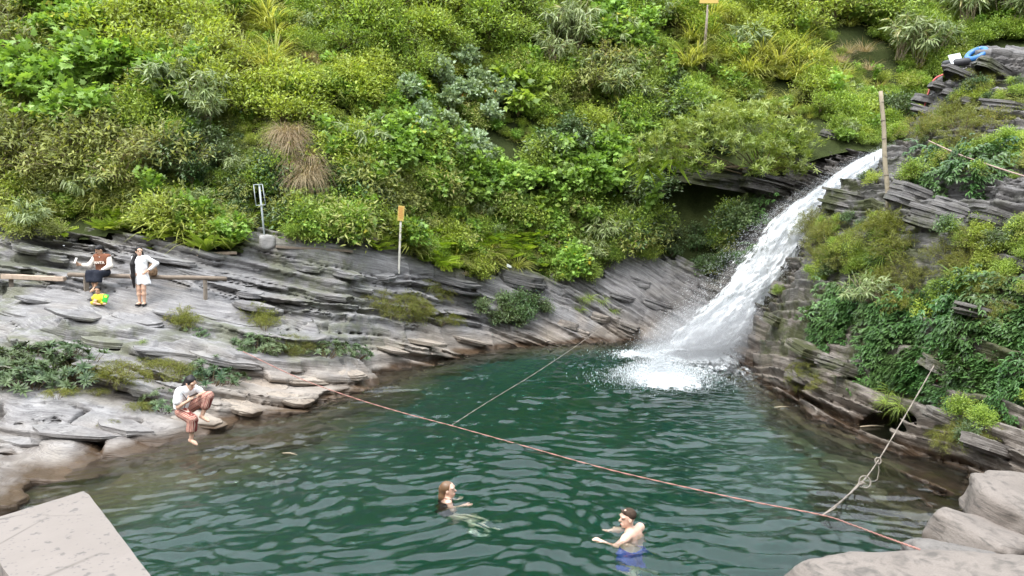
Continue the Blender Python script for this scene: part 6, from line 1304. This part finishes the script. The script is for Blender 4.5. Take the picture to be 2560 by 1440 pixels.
pr, A_, M = person(J, BT, (-.62, -.62, -.42), 'girl sitting on the bench in brown and cream jacket, holding up a phone', SK2, hd, headup=(-.25, -.2, 1))
garment(pr, 'jacket', trunk(J, .03) , M_brown, cut=lambda x, y, z: .10 - z, wr=.010)
garment(pr, 'sleeve', grow(J, [((-.17, -.01, .50), 'el', .072, .070), ('el', (-.40, -.19, .295), .070, .045)]), M_cream, wr=.012)
garment(pr, 'sleeve', grow(J, [((.17, -.01, .50), 'er', .072, .070), ('er', (.13, -.215, .175), .070, .045)]), M_cream, wr=.012, seed=4)
garment(pr, 'collar', [cap((-.065, -.03, .575), (0, -.115, .50), .016, .016, .01), cap((.065, -.03, .575), (0, -.115, .50), .016, .016, .01), cap((-.065, -.03, .575), (.065, .01, .59), .016, .016, .01)], M_cream, .007, wr=0)
garment(pr, 'trousers', grow(J, [('pelvis', 'pelvis', .13, .13), ('hl', 'kl', .115, .105), ('hr', 'kr', .115, .105), ('kl', (-.085, -.42, -.10), .105, .115), ('kr', (.085, -.42, -.10), .105, .115)]), M_navy, cut=lambda x, y, z: np.maximum(z - .17, -.135 - z + .012*np.sin(x*60)), wr=.012)
garment(pr, 'hair', [ell(A_(0, -.022, .035), (.086, .100, .090), M, .02), cap(A_(0, -.08, -.02), A_(.02, -.11, -.09), .05, .035, .03), cap(A_(-.04, .06, .055), A_(.04, .06, .055), .035, None, .02)], M_hair, cut=lambda x, y, z: ((np.stack([x, y, z], -1) - A_(0, .045, 0)) @ M[:, 1]) - .008 - .9*np.maximum(0, ((np.stack([x, y, z], -1) - A_(0, .03, .022)) @ M[:, 2])), wr=.004)
tx = bpy.data.curves.new('chest_lettering', 'FONT'); tx.body = 'ANTA'; tx.size = .098; tx.extrude = .004; tx.align_x = 'CENTER'; tx.space_character = 1.05; tx.offset = .003
to = bpy.data.objects.new('chest_lettering', tx); C.objects.link(to); dgt = bpy.context.evaluated_depsgraph_get(); me = bpy.data.meshes.new_from_object(to.evaluated_get(dgt)); bpy.data.objects.remove(to)
me.materials.clear(); me.materials.append(M_cream); put('lettering', me, pr, (0, -.150, .325), (R(86), 0, 0))
MB().box((0, 0, 0), (.075, .010, .15)).build('phone', M_phone2, None, loc=(BT + Vector((-.525, -.29, .415))), rot=(R(-18), R(12), R(-20)), bevel=.003)
tag(bpy.data.objects['phone'], 'pale phone held up by the girl on the bench', 'phone')

# --- toddler in yellow on the rock in front of her
p0, _ = hit(252, 764); p0 = p0 or Vector(atY(252, 764, 18.6))
TO = Vector((p0.x, p0.y, p0.z + .02))
J = dict(pelvis=(0, .02, .075), waist=(0, .0, .14), chest=(-.01, -.01, .205), neck=(-.02, -.02, .275), head=(-.035, -.045, .375), sl=(-.085, 0, .25), sr=(.075, 0, .25), el=(-.135, -.06, .175), wl=(-.075, -.12, .135), er=(.13, -.05, .18), wr=(.15, -.13, .15), hl=(-.05, 0, .06), hr=(.05, 0, .06), kl=(-.12, -.14, .065), kr=(.17, -.12, .06), al=(.04, -.20, .045), ar=(.21, -.22, .045), tl=(.12, -.23, .03), tr=(.27, -.25, .04))
hd = [hand_prims((-.075, -.12, .135), (.5, -.6, -.2), (0, -.3, 1), L=.09), hand_prims((.15, -.13, .15), (.5, -.5, .2), (0, -.3, 1), L=.09)]
pr, A_, M = person(J, TO, (.12, -.95, -.18), 'toddler in yellow sitting on the rock in front of the bench', SK2, hd, g=.62, vx=.007, headk=.82)
garment(pr, 'shirt', trunk(J, .022, .62) + grow(J, [('sl', 'el', .052, .055), ('sr', 'er', .052, .055)]), M_yel, .008, cut=lambda x, y, z: np.maximum(.04 - z, z - .275), wr=.010)
garment(pr, 'shorts', grow(J, [('hl', 'kl', .068, .055), ('hr', 'kr', .068, .055)]), M_yel, .008, wr=.008)
garment(pr, 'hair', [ell(A_(0, -.02, .035), np.array([.080, .092, .078]), M, .02)], M_hair, .007, cut=lambda x, y, z: ((np.stack([x, y, z], -1) - A_(0, .02, 0)) @ M[:, 1]) - .01 - .7*np.maximum(0, ((np.stack([x, y, z], -1) - A_(0, .02, .03)) @ M[:, 2])), wr=.003)
m = MB(); PV = []
for j in range(7):
    for i in range(5): PV.append(((i/4 - .5)*.13*(1 + .06*math.sin(j*2)), -.02*math.sin(math.pi*i/4)*math.sin(math.pi*j/6) + .012*math.sin(i*3 + j), (j/6 - .5)*.20))
k = len(PV); PV += [(x, -y + .006, z) for x, y, z in PV]; PF = []
for j in range(6):
    for i in range(4): a = j*5 + i; PF += [(a, a + 1, a + 6, a + 5), (k + a + 5, k + a + 6, k + a + 1, k + a)]
m.add(PV, PF); pk = m.build('snack_packet', M_packet, None, True, loc=TO + Vector((.225, -.185, .18)), rot=(R(-12), R(10), 0)); tag(pk, 'bright green snack packet held by the toddler in yellow', 'packet')
MB().box((0, -.022, .045), (.07, .004, .05)).build('printed_panel', M_yel, pk, loc=(.01, 0, 0))

# --- woman in striped trousers on the slab by the water
fz = atZ(483, 1112, .03); WL = Vector((fz[0], fz[1], fz[2]))
J = dict(pelvis=(-.23, .14, .60), waist=(-.225, .12, .75), chest=(-.19, .11, .89), neck=(-.11, .09, 1.035), head=(-.035, .06, 1.125), sl=(-.19, -.05, .985), sr=(-.09, .25, .985), el=(-.20, -.11, .72), wl=(-.02, -.10, .83), er=(.13, .24, .90), wr=(.09, .06, .90), hl=(-.21, .05, .585), hr=(-.19, .21, .60), kl=(.045, -.10, .50), kr=(.235, .16, .86), al=(.0, -.08, .115), ar=(.125, .12, .50), tl=(.12, -.13, .045), tr=(.27, .05, .425))
hd = [hand_prims((-.02, -.10, .83), (.55, .35, .6), (.2, -.9, .2), curl=.7), hand_prims((.09, .06, .90), (-.5, -.7, .1), (.3, -.3, .9), curl=.7)]
pr, A_, M = person(J, WL, (.78, -.34, -.52), 'woman in white tee and red striped trousers sitting by the water with a phone', SK1, hd, headup=(.5, -.1, 1))
garment(pr, 'tee_shirt', trunk(J, .026) + grow(J, [('sl', (-.215, -.095, .82), .075, .080), ('sr', (.03, .25, .93), .075, .075)]), M_wcloth, cut=lambda x, y, z: .655 - z, wr=.010)
def st(V):
    best = np.full(len(V), 9.0); s = np.zeros(len(V))
    for a, b in (('hl', 'kl'), ('kl', 'al'), ('hr', 'kr'), ('kr', 'ar')):
        a, b = np.array(J[a]), np.array(J[b]); ab = b - a; t = np.clip((V - a) @ ab/(ab @ ab), 0, 1); q = V - a - t[:, None]*ab; d = np.linalg.norm(q, axis=1); u = nrm(np.cross(ab, (.3, 1, .2))); m = d < best
        s = np.where(m, q @ u, s); best = np.where(m, d, best)
    return {'stripe': s}
garment(pr, 'trousers', grow(J, [('pelvis', 'pelvis', .135, .135), ('hl', 'kl', .115, .088), ('hr', 'kr', .115, .088), ('kl', (.02, -.09, .29), .088, .092), ('kr', (.185, .14, .70), .088, .092)], .035), M_stripe, cut=lambda x, y, z: np.maximum(z - .95, np.where(x*.3 - y > .02, .27 - z, -1)), wr=.010, attrs=st)
garment(pr, 'hair', [ell(A_(0, -.025, .030), (.090, .104, .094), M, .02), cap(A_(0, -.09, .03), (-.20, .13, 1.03), .055, .045, .03), cap((-.20, .13, 1.03), (-.245, .17, .86), .045, .018, .03), ell(A_(0, -.06, .105), (.04, .04, .035), M, .02)], M_hair, cut=lambda x, y, z: ((np.stack([x, y, z], -1) - A_(0, .03, 0)) @ M[:, 1]) - .012 - .6*np.maximum(0, ((np.stack([x, y, z], -1) - A_(0, .03, .035)) @ M[:, 2])), wr=.004)
garment(pr, 'bag_strap', [cap((-.16, -.10, 1.02), (-.06, -.075, .86), .007, None, .004), cap((-.06, -.075, .86), (-.10, -.085, .70), .007, None, .004), cap((-.16, -.10, 1.02), (-.26, -.04, .92), .007, None, .004)], M_phone, .005, wr=0)
tag(MB().box((0, 0, 0), (.155, .010, .075)).build('phone', M_phone, None, loc=WL + Vector((.055, -.045, .925)), rot=(R(55), R(-25), R(20)), bevel=.003), 'dark phone in the hands of the woman in striped trousers', 'phone')

# --- swimming woman
fz = atZ(1120, 1246); SW = Vector((fz[0], fz[1], -.05))
J = dict(pelvis=(-.06, -.05, -.42), waist=(-.05, -.03, -.27), chest=(-.035, 0, -.11), neck=(-.01, 0, .055), head=(.01, 0, .185), sl=(.02, -.15, .03), sr=(-.02, .15, .02), el=(.07, -.24, -.13), wl=(.24, -.16, -.03), er=(.0, .27, -.20), wr=(.10, .32, -.30), hl=(-.03, -.10, -.44), hr=(-.03, .04, -.44), kl=(.27, -.22, -.62), kr=(.30, -.06, -.56), al=(.52, -.42, -.80), ar=(.62, -.26, -.72), tl=(.64, -.48, -.86), tr=(.76, -.30, -.78))
hd = [hand_prims((.24, -.16, -.03), (1, -.1, .15), (0, -.2, 1), curl=.3), hand_prims((.10, .32, -.30), (.8, .3, -.2), (0, .2, 1), curl=.3)]
pr, A_, M = person(J, SW, (.97, -.12, .02), 'woman swimming with wet brown hair, facing right', SK3, hd)
garment(pr, 'swimsuit', trunk(J, .008), M_swim, cut=lambda x, y, z: np.maximum(z + .03, -.50 - z), wr=0)
garment(pr, 'strap', [cap((.045, -.115, .075), (.075, -.10, .0), .007, None, .004), cap((-.04, -.105, .085), (.045, -.115, .075), .007, None, .004)], M_swim, .005, wr=0)
garment(pr, 'hair', [ell(A_(0, -.028, .030), (.086, .100, .092), M, .02), cap(A_(0, -.10, .0), A_(0, -.105, -.11), .050, .048, .03), cap(A_(0, -.105, -.11), A_(.0, -.13, -.20), .048, .022, .03)], M_brown_hair, cut=lambda x, y, z: ((np.stack([x, y, z], -1) - A_(0, .02, 0)) @ M[:, 1]) - .008 - .65*np.maximum(0, ((np.stack([x, y, z], -1) - A_(0, .02, .035)) @ M[:, 2])), wr=.007)

# --- swimming man
fz = atZ(1566, 1334); SM = Vector((fz[0], fz[1], -.10))
J = dict(pelvis=(.05, -.10, -.36), waist=(.07, -.04, -.20), chest=(.09, .01, -.01), neck=(.05, .02, .17), head=(.015, .01, .30), sl=(-.03, -.16, .105), sr=(.20, .15, .12), el=(-.19, -.30, .0), wl=(-.33, -.22, .075), er=(.05, .32, -.08), wr=(-.16, .27, -.06), hl=(-.03, -.16, -.38), hr=(.12, -.06, -.38), kl=(-.02, -.34, -.72), kr=(.12, -.28, -.76), al=(.10, -.42, -1.06), ar=(.22, -.36, -1.10), tl=(.02, -.56, -1.12), tr=(.14, -.50, -1.16))
hd = [hand_prims((-.33, -.22, .075), (-.75, .1, .45), (0, -.2, 1), curl=.9), hand_prims((-.16, .27, -.06), (-1, 0, .1), (0, .2, 1), curl=.4)]
pr, A_, M = person(J, SM, (-.92, -.18, -.04), 'man standing in the water with short dark hair and blue shorts, facing left', SK3, hd, g=1.16, headk=1.04)
garment(pr, 'swim_shorts', grow(J, [('pelvis', 'pelvis', .16, .16), ('hl', ((-.025, -.26, -.58)), .125, .115), ('hr', ((.12, -.18, -.60)), .125, .115)]), M_blue, cut=lambda x, y, z: z + .26, wr=.01)
garment(pr, 'hair', [ell(A_(0, -.020, .044), (.081, .095, .080), M, .02), cap(A_(-.035, .06, .092), A_(.035, .06, .092), .022, None, .02)], M_dark_hair, .008, cut=lambda x, y, z: ((np.stack([x, y, z], -1) - A_(0, .0, 0)) @ M[:, 1]) - .0 - 1.1*np.maximum(0, ((np.stack([x, y, z], -1) - A_(0, .0, .015)) @ M[:, 2])), wr=.014)
